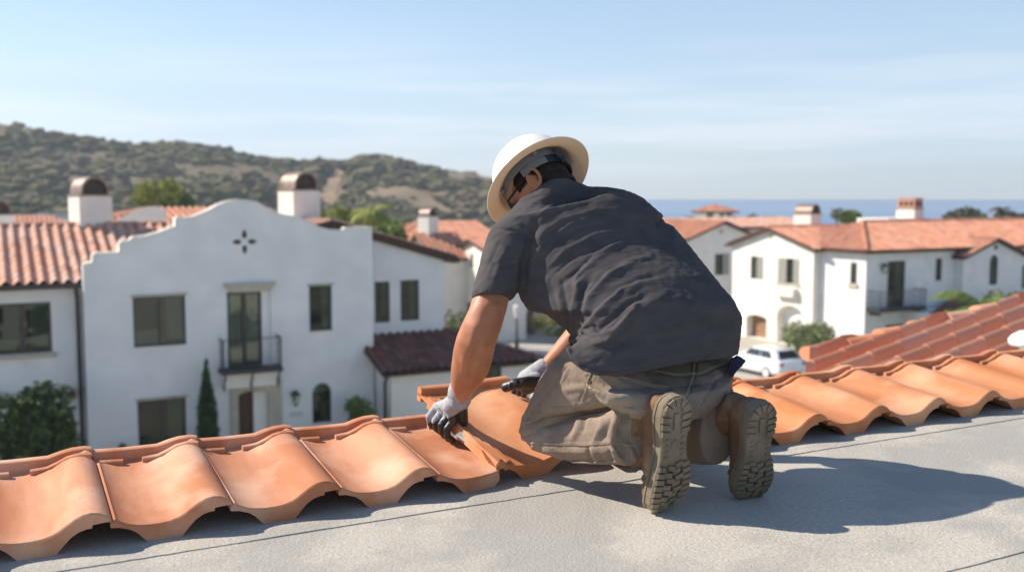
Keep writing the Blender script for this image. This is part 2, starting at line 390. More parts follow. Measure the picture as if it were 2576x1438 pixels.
def railing(f, s0, s1, d0, z0, z1, parent, d1=0.0, step=.11, r=.009):
    mb = MB(); rl = lambda p, q, t=.016: mb.tube([p, q], t, 6)
    for z in (z0 + .06, z1): rl(f.P(s0, d0, z), f.P(s1, d0, z)); rl(f.P(s0, d0, z), f.P(s0, d1, z)); rl(f.P(s1, d0, z), f.P(s1, d1, z))
    n = int((s1 - s0) / step)
    for k in range(n + 1): x = s0 + (s1 - s0) * k / n; mb.tube([f.P(x, d0, z0), f.P(x, d0, z1)], r if 0 < k < n else .024, 6)
    m = max(2, int((d1 - d0) / step))
    for k in range(1, m):
        for x in (s0, s1): mb.tube([f.P(x, d0 + (d1 - d0) * k / m, z0), f.P(x, d0 + (d1 - d0) * k / m, z1)], r, 6)
    return mb.build('railing', 'metal', parent)
# leaves: many small faces through a crown's volume
def leaves(name, mat, parent, blobs, n, size, seed=1, droop=0):
    rs = np.random.RandomState(seed); vs = np.zeros((n * 4, 3)); tot = sum(b[1][0] * b[1][1] * b[1][2] for b in blobs) ** 1.0
    w = np.array([(b[1][0] * b[1][1] * b[1][2]) ** .67 for b in blobs]); w /= w.sum(); ch = rs.choice(len(blobs), n, p=w)
    C = np.array([b[0] for b in blobs])[ch]; Rr = np.array([b[1] for b in blobs])[ch]
    dv = rs.normal(size=(n, 3)); dv /= np.linalg.norm(dv, axis=1)[:, None]; rad = rs.uniform(.35, 1.0, n) ** .6
    rad *= 1 + .18 * np.sin(dv[:, 0] * 7 + ch) * np.cos(dv[:, 2] * 6 + ch)
    c = C + dv * Rr * rad[:, None]
    a = rs.normal(size=(n, 3)) + dv * .5; a[:, 2] -= droop; a /= np.linalg.norm(a, axis=1)[:, None]
    b = np.cross(a, rs.normal(size=(n, 3))); b /= np.linalg.norm(b, axis=1)[:, None]
    sz = size * rs.uniform(.6, 1.3, n)[:, None]
    v = np.stack([c - a * sz, c + b * sz * .42, c + a * sz, c - b * sz * .42], 1).reshape(-1, 3)
    me = bpy.data.meshes.new(name); me.vertices.add(n * 4); me.vertices.foreach_set('co', v.ravel())
    me.loops.add(n * 4); me.loops.foreach_set('vertex_index', np.arange(n * 4, dtype=np.int32)); me.polygons.add(n)
    me.polygons.foreach_set('loop_start', np.arange(0, n * 4, 4, dtype=np.int32)); me.polygons.foreach_set('loop_total', np.full(n, 4, dtype=np.int32)); me.update()
    return put(name, me, mat, parent)
def tree(name, base, h, crown, mat, label, cat, n=3000, leaf=.12, trunk=.12, group=None, seed=1, lobes=9, trunk_to=.5):
    """crown = (rx, ry, rz) of the whole crown whose top is at base.z+h"""
    rs = random.Random(seed); base = Vector(base); rt = empty(name, base, label, cat, group)
    cz = base.z + h - crown[2]; c0 = Vector((base.x, base.y, cz)); bl = []
    for k in range(lobes):
        a = rs.uniform(0, 6.28); e = rs.uniform(-.8, .9); rr = rs.uniform(.45, .72)
        p = c0 + Vector((math.cos(a) * math.cos(e) * crown[0] * rr, math.sin(a) * math.cos(e) * crown[1] * rr, math.sin(e) * crown[2] * rr))
        q = rs.uniform(.32, .52); bl.append((tuple(p), (crown[0] * q, crown[1] * q, crown[2] * q)))
    leaves('crown', mat, rt, bl, n, leaf, seed)
    mb = MB(); top = Vector((base.x + .05 * h, base.y, base.z + (h - 2 * crown[2]) + crown[2] * trunk_to))
    mid = (base + top) / 2 + Vector((rs.uniform(-.05, .05) * h, 0, 0)); mb.tube([base - Vector((0, 0, .2)), mid, top], [trunk, trunk * .75, trunk * .5], 8)
    for b in bl[:6]: mb.tube([mid.lerp(top, rs.uniform(.4, 1)), Vector(b[0])], [trunk * .4, trunk * .12], 6)
    mb.build('trunk', 'bark', rt, True); return rt
def palm(name, base, h, rad, label, seed=1, nf=22, mat='leaf', group=None, trunk=.16, wid=.16):
    rs = random.Random(seed); base = Vector(base); rt = empty(name, base, label, 'palm tree', group)
    top = base + Vector((rs.uniform(-.03, .03) * h, 0, h - rad * .6)); mb = MB()
    mb.tube([base - Vector((0, 0, .2)), (base + top) / 2 + Vector((.02 * h, 0, 0)), top], [trunk * 1.2, trunk, trunk * .85], 8); mb.build('trunk', 'bark', rt, True)
    fb = MB()
    for k in range(nf):
        a = rs.uniform(0, 6.28); e0 = rs.uniform(-.3, 1.3); L = rad * rs.uniform(.85, 1.1); p = Vector(top); pts = [Vector(p)]; e = e0
        for j in range(7):
            e -= .28 + .05 * (1.2 - e0); p = p + Vector((math.cos(a) * math.cos(e), math.sin(a) * math.cos(e), math.sin(e))) * (L / 7); pts.append(Vector(p))
        sd = Vector((-math.sin(a), math.cos(a), 0))
        for j in range(7):
            for q in range(4):
                t = q / 4; c = pts[j].lerp(pts[j + 1], t); w = rad * .40 * math.sin(math.pi * min(1, (j + t + .8) / 7.8)) ; dr = Vector((0, 0, -w * .45)); fwd = (pts[j + 1] - pts[j]) * .8
                for sg in (1, -1): fb.add([c, c + fwd * wid * 2.2, c + sd * sg * w + dr + fwd], [(0, 1, 2)])
    fb.build('fronds', mat, rt); return rt
# ================================================================= TERRAIN, SEA
GZ = -7.9
SKY = [(-2600, 300), (-1200, 290), (-400, 300), (0, 318), (110, 332), (235, 355), (380, 372), (520, 381), (640, 398), (760, 412), (870, 419), (905, 408), (960, 409), (1020, 414), (1100, 427), (1235, 446), (1330, 468), (1450, 500), (1560, 525), (1680, 560), (1900, 590)]
def ridge_h(az):
    if az < -75 or az > 20: return -30
    x = 1288 + FOC * math.tan(R(az)) / math.cos(PIT)
    ys = SKY[0][1] if x < SKY[0][0] else SKY[-1][1]
    for (x0, y0), (x1, y1) in zip(SKY, SKY[1:]):
        if x0 <= x <= x1: ys = y0 + (y1 - y0) * (x - x0) / (x1 - x0)
    d = ray(x, ys); h = CH + d.z / math.hypot(d.x, d.y) * RID
    k = min(1, max(0, (az + 75) / 25)); return -20 + (h + 20) * k
RID = 430.0
def sst(a, b, x): t = min(1, max(0, (x - a) / (b - a))); return t * t * (3 - 2 * t)
def terrain(x, y):
    r = math.hypot(x, y); az = math.degrees(math.atan2(x, y))
    base = GZ - 24 * sst(130, 420, r) * sst(-100, -60, az) if az > -100 else GZ
    hr = ridge_h(az); t = sst(120, RID, r) ** 1.15; z = base + (hr - base) * t if hr > -29 or True else base
    if r > RID: z = hr - (r - RID) * .12
    if r > 150: z += noise.noise(Vector((x / 60, y / 60, 0))) * 5 * sst(150, 260, r) * (1 - .9 * sst(RID * .8, RID, r)) + noise.noise(Vector((x / 22, y / 22, 3))) * 1.3 * sst(170, 260, r)
    return max(z, -40)
def hit(px, py):
    d = ray(px, py).normalized(); t = 100
    while t < 700:
        p = CAM + d * t
        if p.z < terrain(p.x, p.y): return p
        t += 2
    return CAM + d * 400
def seg_near(x, y, a, b):
    dx, dy = b.x - a.x, b.y - a.y; t = max(0, min(1, ((x - a.x) * dx + (y - a.y) * dy) / (dx * dx + dy * dy + 1e-9))); return math.hypot(x - a.x - t * dx, y - a.y - t * dy)
azs = sorted(set([round(-180 + k * 6, 2) for k in range(61)] + [round(-70 + k * .8, 2) for k in range(125)]))
rs_ = [0, 6, 12, 25, 50, 80, 110, 130] + [150 + 12 * k for k in range(32)] + [560, 620, 700, 850]
mb = MB(); nr = len(rs_)
for a in azs:
    for r in rs_:
        x = r * math.sin(R(a)); y = r * math.cos(R(a)); mb.v.append((x, y, terrain(x, y)))
for i in range(len(azs) - 1):
    for j in range(nr - 1):
        a = i * nr + j; mb.f.append((a, a + nr, a + nr + 1, a + 1)); mb.m.append(0 if rs_[j] < 120 else 1); mb.uv.append((0, 0))
MT['ground'] = nmat('pale_ground', (.50, .46, .39), (.40, .38, .31), .12, .95, c3=(.14, .15, .06), s3=.06)
tag(mb.build('ground', ['ground', 'hill'], None, True), kind='structure')
mb = MB(); n = 64
mb.add([(0, 0, -31)] + [(40000 * math.cos(2 * math.pi * k / n), 40000 * math.sin(2 * math.pi * k / n), -31) for k in range(n)], [(0, 1 + k, 1 + (k + 1) % n) for k in range(n)])
MT['sea'] = nmat('sea_water', (.02, .15, .36), (.03, .19, .43), .004, .45, .6, .12, .5, .4)
tag(mb.build('sea', 'sea'), kind='structure')
# chaparral
TRK = [hit(px, py) for px, py in ((826, 516), (832, 480), (843, 455), (856, 430))]
rs = np.random.RandomState(3); ico = bmesh.new(); bmesh.ops.create_icosphere(ico, subdivisions=2, radius=1)
IV = np.array([v.co[:] for v in ico.verts]); IF = [[v.index for v in f.verts] for f in ico.faces]; ico.free()
V = []; Fs = []; cnt = 0
for i in range(9500):
    az = rs.uniform(-42, 12); r = 165 + (RID + 6 - 165) * rs.uniform() ** .8; x = r * math.sin(R(az)); y = r * math.cos(R(az)); z = terrain(x, y)
    if z < -14: continue
    if any(seg_near(x, y, a_, b_) < 5.0 for a_, b_ in zip(TRK, TRK[1:])): continue
    cl = noise.noise(Vector((x / 38, y / 38, 9)))
    if cl < -.12 and rs.uniform() < .85: continue
    if r > RID * .93 and rs.uniform() < .25: continue
    sz = (.7 + 2.3 * rs.uniform() ** 2.5) * (1 + max(0, cl) * 1.0) * (.75 if r > RID * .9 else 1)
    nz = 1 + .35 * np.sin(IV[:, 0] * 5 + i) * np.cos(IV[:, 1] * 6 + i * 2) + .22 * np.sin(IV[:, 2] * 9 + IV[:, 0] * 8 + i)
    v = IV * nz[:, None] * np.array([sz * rs.uniform(.9, 1.5), sz * rs.uniform(.9, 1.5), sz * rs.uniform(.45, .75)]) + np.array([x, y, z + sz * .2]); V.append(v); Fs += [tuple(cnt + q for q in f) for f in IF]; cnt += len(v)
me = bpy.data.meshes.new('hill_shrubs'); me.from_pydata(np.concatenate(V).tolist(), [], Fs); me.update()
tag(put('hill_shrubs', me, 'shrub'), 'dark green chaparral scrub covering the hillside behind the houses', 'shrubs', kind='stuff')
# dirt track up the hill
mb = MB(); rg = []; tn = Vector((TRK[-1].y - TRK[0].y, -(TRK[-1].x - TRK[0].x), 0)).normalized(); sd_ = RT
for k in range(len(TRK) - 1):
    for t in range(6 if k < len(TRK) - 2 else 7):
        q = TRK[k].lerp(TRK[k + 1], t / 6); w_ = 2.2 + .5 * math.sin(t + k * 2); row = []
        for u_ in (-1, -.5, 0, .5, 1): x = q.x + sd_.x * w_ * u_; y = q.y; row.append(Vector((x, y, terrain(x, y) + .45)))
        rg.append(row)
mb.loft(rg, closed=False)
tag(mb.build('path', 'dirt'), kind='structure')
# streets
FA = Fr(W(208, 670, 30), AZ)
def sheet(name, f, s0, s1, d0, d1, z, m, h=.02):
    mb = MB(); f.box(mb, s0, s1, d0, d1, z - h, z); return tag(mb.build(name, m), kind='structure')
sheet('lane', FA, -40, 80, -21, -9, GZ + .02, 'road')
sheet('street', FA, 20, 34, -8.99, 70, GZ + .02, 'road')
sheet('pavement', FA, -40, 19.99, -8.99, -7.2, GZ + .14, 'walk', .14)
sheet('footpath', FA, 18, 19.99, -7.19, 60, GZ + .14, 'walk', .14)
sheet('kerbside_path', FA, 34.01, 36, -8.99, 70, GZ + .14, 'walk', .14)
# ================================================================= WHITE HOUSE OPPOSITE (facade with stepped curved parapet)
hs = empty('parapet_house', FA.P(4.6, 0, GZ), 'white stucco house with a curved stepped parapet and wrought iron balcony across from the roof', 'house')
par = [(207, 668), (236, 662), (236, 640), (303, 637), (303, 610), (332, 607), (332, 599), (352, 598), (372, 595), (401, 587), (430, 575), (444, 572), (444, 549), (461, 551), (487, 547), (510, 538), (530, 529), (549, 518), (567, 511), (584, 507), (601, 505), (622, 506), (644, 511), (658, 518), (671, 526), (698, 539), (720, 544), (745, 547), (772, 557), (790, 567), (806, 575), (825, 579), (845, 581), (866, 582), (866, 575), (936, 574)]
ol = [FA.px(x, y) for x, y in par]; S1 = ol[-1][0]; ol[0] = (0, ol[0][1])
def PX(x0, y0, x1, y1, f=FA, d=0):
    a = f.px(x0, y0, d); b = f.px(x1, y0, d); cc = f.px(x0, y1, d); dd = f.px(x1, y1, d); return a[0], b[0], (cc[1] + dd[1]) / 2, (a[1] + b[1]) / 2
wA = PX(333, 745, 466, 870); wB = PX(777, 718, 835, 832); gA = PX(345, 1003, 468, 1118); gA = (gA[0], gA[1], GZ + .5, gA[3]); wC = PX(785, 963, 834, 1063)
dA = PX(570, 733, 680, 922); en = PX(597, 980, 672, 1100); en = (en[0], en[1], GZ + .02, en[3]); fr_ = PX(578, 955, 706, 1100)
holes = [wA, wB, gA, (*wC, 1.0), dA, (*en, .35, .3)]
wall('facade', FA, [(S1, GZ - .3), (0, GZ - .3)][::-1] + [(s, z) for s, z in ol[::-1]], .38, holes, 'plaster', hs)
mb = MB(); FA.box(mb, .03, S1 - .03, .379, 8.4, GZ - .3, -1.75); mb.build('wall', 'plaster', hs)
# parapet coping: thin lit cap that follows the outline
mb = MB()
for (s0, z0), (s1, z1) in zip(ol, ol[1:]):
    v = Vector((s1 - s0, 0, z1 - z0)); 
    if v.length < 1e-4: continue
    nn = Vector((-v.z, 0, v.x)).normalized() * .05
    if nn.z < -.01: nn = -nn
    q = [(s0, z0 + .003), (s1, z1 + .003), (s1 + nn.x, z1 + abs(nn.z)), (s0 + nn.x, z0 + abs(nn.z))]
    mb.hexa([FA.P(q[0][0], -.03, q[0][1]), FA.P(q[1][0], -.03, q[1][1]), FA.P(q[1][0], .41, q[1][1]), FA.P(q[0][0], .41, q[0][1]), FA.P(q[3][0], -.03, q[3][1]), FA.P(q[2][0], -.03, q[2][1]), FA.P(q[2][0], .41, q[2][1]), FA.P(q[3][0], .41, q[3][1])])
mb.build('coping', 'plaster2', hs)
window(FA, *wA, hs); window(FA, *wB, hs, cols=1, rows=2); window(FA, *gA, hs, glass='glass'); window(FA, *wC, hs, cols=1, rows=2, arch=1.0)
dw = window(FA, dA[0], dA[1] - .28, dA[2], dA[3], hs, name='french_door', cols=2, rows=3, fw=.09, glass='glassp')
mb = MB(); FA.box(mb, dA[1] - .275, dA[1] - .004, .1, .235, dA[2] + .004, dA[3] - .004); mb.build('door_jamb', 'plaster', hs)
# cream trims
def trim(name, x0, y0, x1, y1, t=.09, m='stone', f=FA, par_=hs, dd=0.0):
    s0, s1, z0, z1 = PX(x0, y0, x1, y1, f); mb = MB(); f.box(mb, s0, s1, dd - t, dd - .002, z0, z1); return mb.build(name, m, par_)
s0, s1, z0, z1 = PX(560, 712, 692, 733); mb = MB()
mb.prism([FA.P(s0, -.16, z1), FA.P(s0 + .22, -.16, z0), FA.P(s1 - .22, -.16, z0), FA.P(s1, -.16, z1)], FA.i * .158); mb.build('door_lintel', 'stone', hs)
for (a, b, c, d), sl in ((wA, 1), (wB, 1), (gA, 0)):
    mb = MB(); FA.box(mb, a - .06, b + .06, -.05, -.002, d + .002, d + .075); mb.build('window_lintel', 'stone', hs)
    if sl: mb = MB(); FA.box(mb, a - .05, b + .05, -.06, .1, c - .06, c + .001); mb.build('window_sill', 'plaster2', hs)
# entrance surround
a, b, c, d = fr_; mb = MB(); e0, e1 = en[0], en[1]
out = [(a, GZ), (e0, GZ)]; r = (e1 - e0) / 2; ct = (e0 + e1) / 2; hh = r * .35
out += [(ct - r * math.cos(math.pi * k / 10), en[3] - hh + hh * math.sin(math.pi * k / 10)) for k in range(11)] + [(e1, GZ), (b, GZ), (b, d), (a, d)]
mb.prism([FA.P(x, -.12, z) for x, z in out], FA.i * .118); mb.build('entrance_surround', 'stone', hs)
mb = MB(); FA.box(mb, e0 + .005, e1 - .45, .2, .26, GZ, en[3] - .01); dr = mb.build('front_door', 'wood', hs)
mb = MB(); mb.ball(FA.P(e0 + .14, .18, GZ + 1.05), .04, 8); mb.build('handle', 'metal', dr)
mb = MB(); FA.box(mb, e1 - .445, e1 - .004, .06, .28, GZ, en[3] - .06); mb.build('door_jamb', 'plaster2', hs)
# balcony
b0 = FA.px(560, 925, -.75); b1 = FA.px(712, 918, -.75); zb = dA[2] + .02
bal = MB(); FA.box(bal, b0[0], b1[0], -.78, -.003, zb - .12, zb); bo = bal.build('balcony', 'metal', hs)
railing(FA, b0[0] + .05, b1[0] - .05, -.72, zb, zb + 1.0, bo, step=.12)
mb = MB(); FA.box(mb, b0[0] + .12, b1[0] - .12, -.4, -.003, zb - .62, zb - .125); mb.build('balcony_plinth', 'plaster2', hs)
for s in (b0[0] + .1, (b0[0] + b1[0]) / 2, b1[0] - .1):
    mb = MB(); mb.tube([FA.P(s, -.68, zb - .14), FA.P(s, -.6, zb - .3), FA.P(s, -.48, zb - .4), FA.P(s, -.43, zb - .56), FA.P(s, -.41, zb - .7)], [.03, .035, .03, .035, .02], 6); mb.build('bracket', 'metal', hs)
# quatrefoil vent
qs, qz = FA.px(615, 608); 
for k in range(4):
    a = math.pi / 2 * k; mb = MB(); L = .14; w = .075; c_ = (qs + .25 * math.cos(a), qz + .25 * math.sin(a)); pl = []
    for j in range(12):
        t = 2 * math.pi * j / 12; lx = L * math.cos(t); ly = w * math.sin(t) * (1 - .35 * math.cos(t)); pl.append(FA.P(c_[0] + lx * math.cos(a) - ly * math.sin(a), -.012, c_[1] + lx * math.sin(a) + ly * math.cos(a)))
    mb.prism(pl, FA.i * .01); mb.build('vent_petal', 'capdark', hs)
def lantern(f, px, py, parent, sc=1.0, dd=0.0):
    s, z = f.px(px, py, dd); mb = MB()
    f.box(mb, s - .05 * sc, s + .05 * sc, dd - .03, dd - .002, z - .1 * sc, z + .2 * sc); mb.tube([f.P(s, dd - .02, z + .15 * sc), f.P(s, dd - .16 * sc, z + .24 * sc)], .012, 6)
    P = f.P; mb.loft([[P(s + x * w, dd - .16 * sc + y * w, z + h * sc) for x, y in ((-1, -1), (1, -1), (1, 1), (-1, 1))] for h, w in ((.1, .13 * sc), (.13, .12 * sc), (.25, .02 * sc))])
    mb.tube([P(s, dd - .16 * sc, z - .2 * sc), P(s, dd - .16 * sc, z - .16 * sc)], .07 * sc, 6); o = mb.build('wall_lantern', 'metal', parent)
    g = MB(); g.loft([[P(s + x * w, dd - .16 * sc + y * w, z + h * sc) for x, y in ((-1, -1), (1, -1), (1, 1), (-1, 1))] for h, w in ((-.16, .075 * sc), (.1, .11 * sc))]); g.build('lantern_glass', 'glassp', o)
lantern(FA, 740, 1000, hs, 1.15)
# illegible house number under the lantern
MT['digit'] = nmat('grey_digits', (.28, .30, .31), None, rough=.7)
s_, z_ = FA.px(745, 1041); mb = MB()
for k in range(4):
    x = s_ - .21 + k * .115
    for (a, b, c, d) in ((0, .07, .055, .07), (0, .07, -.07, -.055), (0, .015, -.055, .055), (.055, .07, -.055, .055)): FA.box(mb, x + a, x + b, -.012, -.002, z_ + c, z_ + d)
mb.build('house_number', 'digit', hs)
# roofs of the main block and the left wing
dR = 5.2; z_e = FA.px(105, 716, .45)[1]; z_r = FA.px(200, 567, dR)[1]
tiled('roof', [FA.P(-9, .45, z_e), FA.P(4.6, .45, z_e), FA.P(4.6, dR, z_r), FA.P(-9, dR, z_r)], hs, ['roofn', 'fascia'], .34, .10, .42, slab=.14)
tiled('roof', [FA.P(4.6, 10, z_e), FA.P(-9, 10, z_e), FA.P(-9, dR, z_r), FA.P(4.6, dR, z_r)], hs, ['roofn', 'fascia'], .34, .10, .42, slab=.14)
caps('roof_ridge', FA.P(-9, dR, z_r + .02), FA.P(4.6, dR, z_r + .02), hs, 'roofn', .13)
sR, zR = FA.px(790, 553, 2.5); zL = zR - (12.75 - sR) * .29
tiled('roof', [FA.P(sR, .4, zR), FA.P(sR, 8.4, zR), FA.P(12.75, 8.4, zL), FA.P(12.75, .75, zL), FA.P(S1 + .02, .75, zR - (S1 - sR) * .29), FA.P(S1 + .02, .4, zR - (S1 - sR) * .29)], hs, ['roofn', 'fascia'], .34, .075, .42, slab=.2)
tiled('roof', [FA.P(sR, .4, zR), FA.P(sR, 8.4, zR), FA.P(4.4, 8.4, zR - .75), FA.P(4.4, .4, zR - .75)], hs, ['roofn', 'fascia'], .34, .075, .42)
# left wing
lw0 = -9.0
wW = PX(-30, 762, 127, 890, FA, .95); wW = (FA.px(-20, 800, .95)[0], *wW[1:])
wall('wing_wall', FA, [(lw0, GZ - .3), (.02, GZ - .3), (.02, z_e + .15), (lw0, z_e + .15)], .4, [wW], 'plaster', hs, d0=.95)
mb = MB(); FA.box(mb, lw0 + .02, .0, 1.349, 9.4, GZ - .3, z_e + .14); FA.box(mb, .0, 4.4, 8.41, 9.4, GZ - .3, z_e + .14); mb.build('wall', 'plaster', hs)
window(FA, *wW, hs, d0=.95, d=.1, cols=2, fw=.08)
mb = MB(); s0 = FA.px(143, 895, .95)[0]; FA.box(mb, lw0, s0, .82, .948, wW[2] - .14, wW[2] - .02); mb.build('window_sill', 'stone', hs)
mb = MB(); FA.box(mb, lw0, .0, .42, .56, z_e - .1, z_e + .02); mb.build('gutter', 'metal', hs)
mb = MB(); sD = FA.px(190, 730, .7)[0]; mb.tube([FA.P(sD, .5, z_e - .05), FA.P(sD, .52, z_e - .2), FA.P(sD + .05, .86, z_e - .45), FA.P(sD + .05, .86, -5), FA.P(sD + .05, .86, GZ)], .06, 8); mb.build('downspout', 'metal', hs)
mb = MB(); pts = []
for k in range(33):
    x = FA.px(-60 + k * 8.2, 0, .9)[0]; z = FA.px(100, 975, .9)[1]; pts.append(FA.P(x, .9, z - .16 * abs(math.sin(math.pi * (k % 11) / 11)) ))
mb.tube(pts, .05, 6); mb.build('scalloped_trim', 'stone', hs)
for x in (88, 178):
    s, z = FA.px(x, 993, .8); mb = MB(); FA.box(mb, s - .13, s + .13, .6, .947, z - .09, z + .09); mb.build('corbel', 'wood', hs)
# right wing: wall with sloping top under the rake
s2 = FA.px(1117, 700, .95)[0]; zt = lambda s: zR - (s - sR) * .29 - .2
w1 = PX(942, 708, 980, 811, FA, .95); w2 = PX(1007, 704, 1054, 806, FA, .95)
wall('wing_wall', FA, [(S1 - .02, GZ - .3), (s2, GZ - .3), (s2, zt(s2)), (S1 - .02, zt(S1))], .4, [w1, w2], 'plaster', hs, d0=.95)
mb = MB(); FA.box(mb, S1 - .03, s2 - .02, 1.349, 8.3, GZ - .3, zt(s2) - .05); mb.build('wall', 'plaster', hs)
window(FA, *w1, hs, d0=.95, d=.06, cols=1, rows=2, fw=.06); window(FA, *w2, hs, d0=.95, d=.06, cols=1, rows=2, fw=.06)
mb = MB(); mb.prism([FA.P(S1 + .02, .7, zt(S1) + .02), FA.P(12.85, .7, zt(12.85) + .02), FA.P(12.85, .7, zt(12.85) + .27), FA.P(S1 + .02, .7, zt(S1) + .27)], FA.i * .24); mb.build('rake_board', 'fascia', hs)
# one storey wing with the dark tile roof
T1 = FA.px(940, 842, .93); T2 = FA.px(1125, 832, .93); E1 = FA.px(962, 943, -1.9); E2 = FA.px(1368, 903, -1.9)
ze2 = (E1[1] + E2[1]) / 2; zt2 = (T1[1] + T2[1]) / 2
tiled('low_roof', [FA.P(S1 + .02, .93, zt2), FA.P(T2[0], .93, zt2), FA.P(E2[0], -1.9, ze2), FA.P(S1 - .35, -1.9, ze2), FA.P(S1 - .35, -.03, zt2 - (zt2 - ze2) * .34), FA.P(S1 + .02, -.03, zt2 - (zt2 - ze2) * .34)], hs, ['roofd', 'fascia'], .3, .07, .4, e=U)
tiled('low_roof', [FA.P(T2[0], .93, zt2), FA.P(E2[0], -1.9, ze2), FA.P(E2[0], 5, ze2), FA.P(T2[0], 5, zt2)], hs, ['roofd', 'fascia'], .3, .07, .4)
caps('low_roof_ridge', FA.P(E2[0], -1.9, ze2 + .03), FA.P(T2[0], .93, zt2 + .03), hs, 'roofd', .12)
s3 = E2[0] - .35; lwn = PX(1215, 925, 1262, 975, FA, -1.5)
wall('low_wall', FA, [(S1 + .05, GZ - .3), (s3, GZ - .3), (s3, ze2 - .02), (S1 + .05, ze2 - .02)], .3, [lwn], 'plaster2', hs, d0=-1.5)
mb = MB(); FA.box(mb, S1 + .07, s3 - .02, -1.201, .94, GZ - .3, ze2 - .03); FA.box(mb, s2 + .01, s3 - .02, .941, 4.8, GZ - .3, ze2 - .03); mb.build('low_wall', 'plaster2', hs)
window(FA, *lwn, hs, d0=-1.5, d=.1, cols=1)
mb = MB(); sd = FA.px(972, 960, -1.7)[0]; mb.tube([FA.P(sd, -1.8, ze2 - .1), FA.P(sd, -1.56, ze2 - .35), FA.P(sd, -1.56, GZ)], .055, 8); mb.build('downspout', 'metal', hs)
lantern(FA, 1105, 1010, hs, 1.2, -1.5)
# chimneys (turned a little against the facade as in the photo)
for x0, x1, x2, yb, yt, Y, dd in ((173, 201, 278, 566, 493, 34.5, 5), (698, 739, 807, 556, 479, 36, 5)):
    c = W(x1, (yb + yt) / 2, Y); f = Fr((c.x, c.y), 47); z1 = W(x1, yt, Y).z; chimney(f, 0, 1.13, 1.13, z1 - 2.9, z1, hs, ch=.62)
# ================================================================= HOUSE WITH PALE CURVED PARAPET BEHIND IT
h2 = empty('rear_house', W(430, 560, 52).xy.to_3d() + Vector((0, 0, GZ)), 'pale tile-roofed house with a curved parapet behind the big parapet house', 'house')
fb = Fr(W(300, 560, 46), AZ); zz = W(440, 524, 50).z; ze = W(300, 563, 46).z
tiled('roof', [fb.P(-1, -.4, ze), fb.P(8, -.4, ze), fb.P(8, 4.5, zz), fb.P(2.0, 4.5, zz)], h2, ['rooff', 'fascia'], .34, .07, .42)
tiled('roof', [fb.P(-1, -.4, ze), fb.P(2.0, 4.5, zz), fb.P(-1, 9, ze)], h2, ['rooff', 'fascia'], .34, .07, .42)
mb = MB(); fb.box(mb, -.6, 7.8, 0, 8.5, GZ - .3, ze - .02); mb.build('wall', 'plaster2', h2)
mb = MB(); q0 = W(294, 548, 43); q = []
f3 = Fr(W(294, 560, 43), 75); 
pl = [(0, -9)] + [(x, W(1288, 500, 43).z - .95 + .62 * math.sin(math.pi * min(1, x / 2.1) * .75)) for x in [k * .25 for k in range(9)]] + [(2.0, -9)]
mb.prism([f3.P(a, 0, b) for a, b in pl], f3.i * .35); mb.build('curved_parapet', 'plaster2', h2)
# ================================================================= FAR LEFT HOUSE
h3 = empty('distant_house', W(30, 560, 70).xy.to_3d() + Vector((0, 0, GZ)), 'low distant house at the far left with a barrel-capped chimney', 'house')
f4 = Fr(W(60, 560, 75), AZ); zz = W(60, 545, 75).z; z0 = W(60, 566, 75).z
tiled('roof', [f4.P(-9, -.4, z0), f4.P(3.5, -.4, z0), f4.P(2, 4, zz), f4.P(-9, 4, zz)], h3, ['rooff', 'fascia'], .34, .07, .42)
mb = MB(); f4.box(mb, -9, 3.2, 0, 8, GZ - .3, z0); mb.build('wall', 'plaster2', h3)
f5 = Fr(W(-2, 545, 50).xy, 47); zc = W(-2, 541, 50).z; chimney(f5, -.6, 1.3, 1.3, GZ, zc, h3, ch=.72)
# grey flat-roofed building peeking over the tile roof
h9 = empty('flat_house', W(105, 560, 110).xy.to_3d() + Vector((0, 0, GZ)), 'small grey-blue flat-roofed house at the foot of the hill', 'house')
f9 = Fr(W(60, 548, 110), 80); mb = MB(); f9.box(mb, 0, 4.2, 0, 5, GZ - 5, W(60, 547, 110).z); mb.build('wall', 'plaster', h9)
mb = MB(); f9.box(mb, -.2, 4.4, -.2, 5.2, W(60, 547, 110).z + .002, W(60, 545, 110).z + .2); mb.build('roof', nmat('slate_blue', (.20, .26, .33), (.26, .31, .36), 1, .8), h9)
w9 = PX(70, 551, 84, 557, f9); 
mb = MB(); f9.box(mb, 1.2, 1.9, -.02, -.002, w9[2], w9[3]); mb.build('window', 'glass', h9)
# ================================================================= HOUSES ON THE RIGHT
K = W(2180, 632, 55); FK = Fr(K, AZ); FL = Fr(K, AZ + 90); ze = K.z + .05; Lb = 24
hr = empty('corner_house', K.xy.to_3d() + Vector((0, 0, GZ)), 'large white house with orange hip roofs, sunlit gable and iron balcony on the right', 'house')
og = K + N * 3.45 - U * .5; FG = Fr(og, AZ + 90); ext = FG.px(1843, 650)[0]; ap = FG.px(1940, 572); eg = FG.px(1843, 610)[1]
g1 = PX(1889, 645, 1921, 702, FG); g2 = PX(1957, 650, 2012, 713, FG); g3 = PX(1878, 792, 1929, 875, FG); g3 = (g3[0], g3[1], GZ + .02, g3[3]); g4 = PX(1955, 768, 2022, 880, FG); g4 = (g4[0], g4[1], GZ + .02, g4[3])
wall('gable_wall', FG, [(ext, GZ - .5), (0, GZ - .5), (0, eg - .05), (ap[0], ap[1] - .1), (ext, eg - .05)], 9, [g1, g2, (*g3, .25, .7), (*g4, .6, 1.2)], 'plaster2', hr)
window(FG, *g1, hr, d=.14, cols=2, glass='glassp'); window(FG, *g2, hr, d=.14, cols=2, glass='glassp')
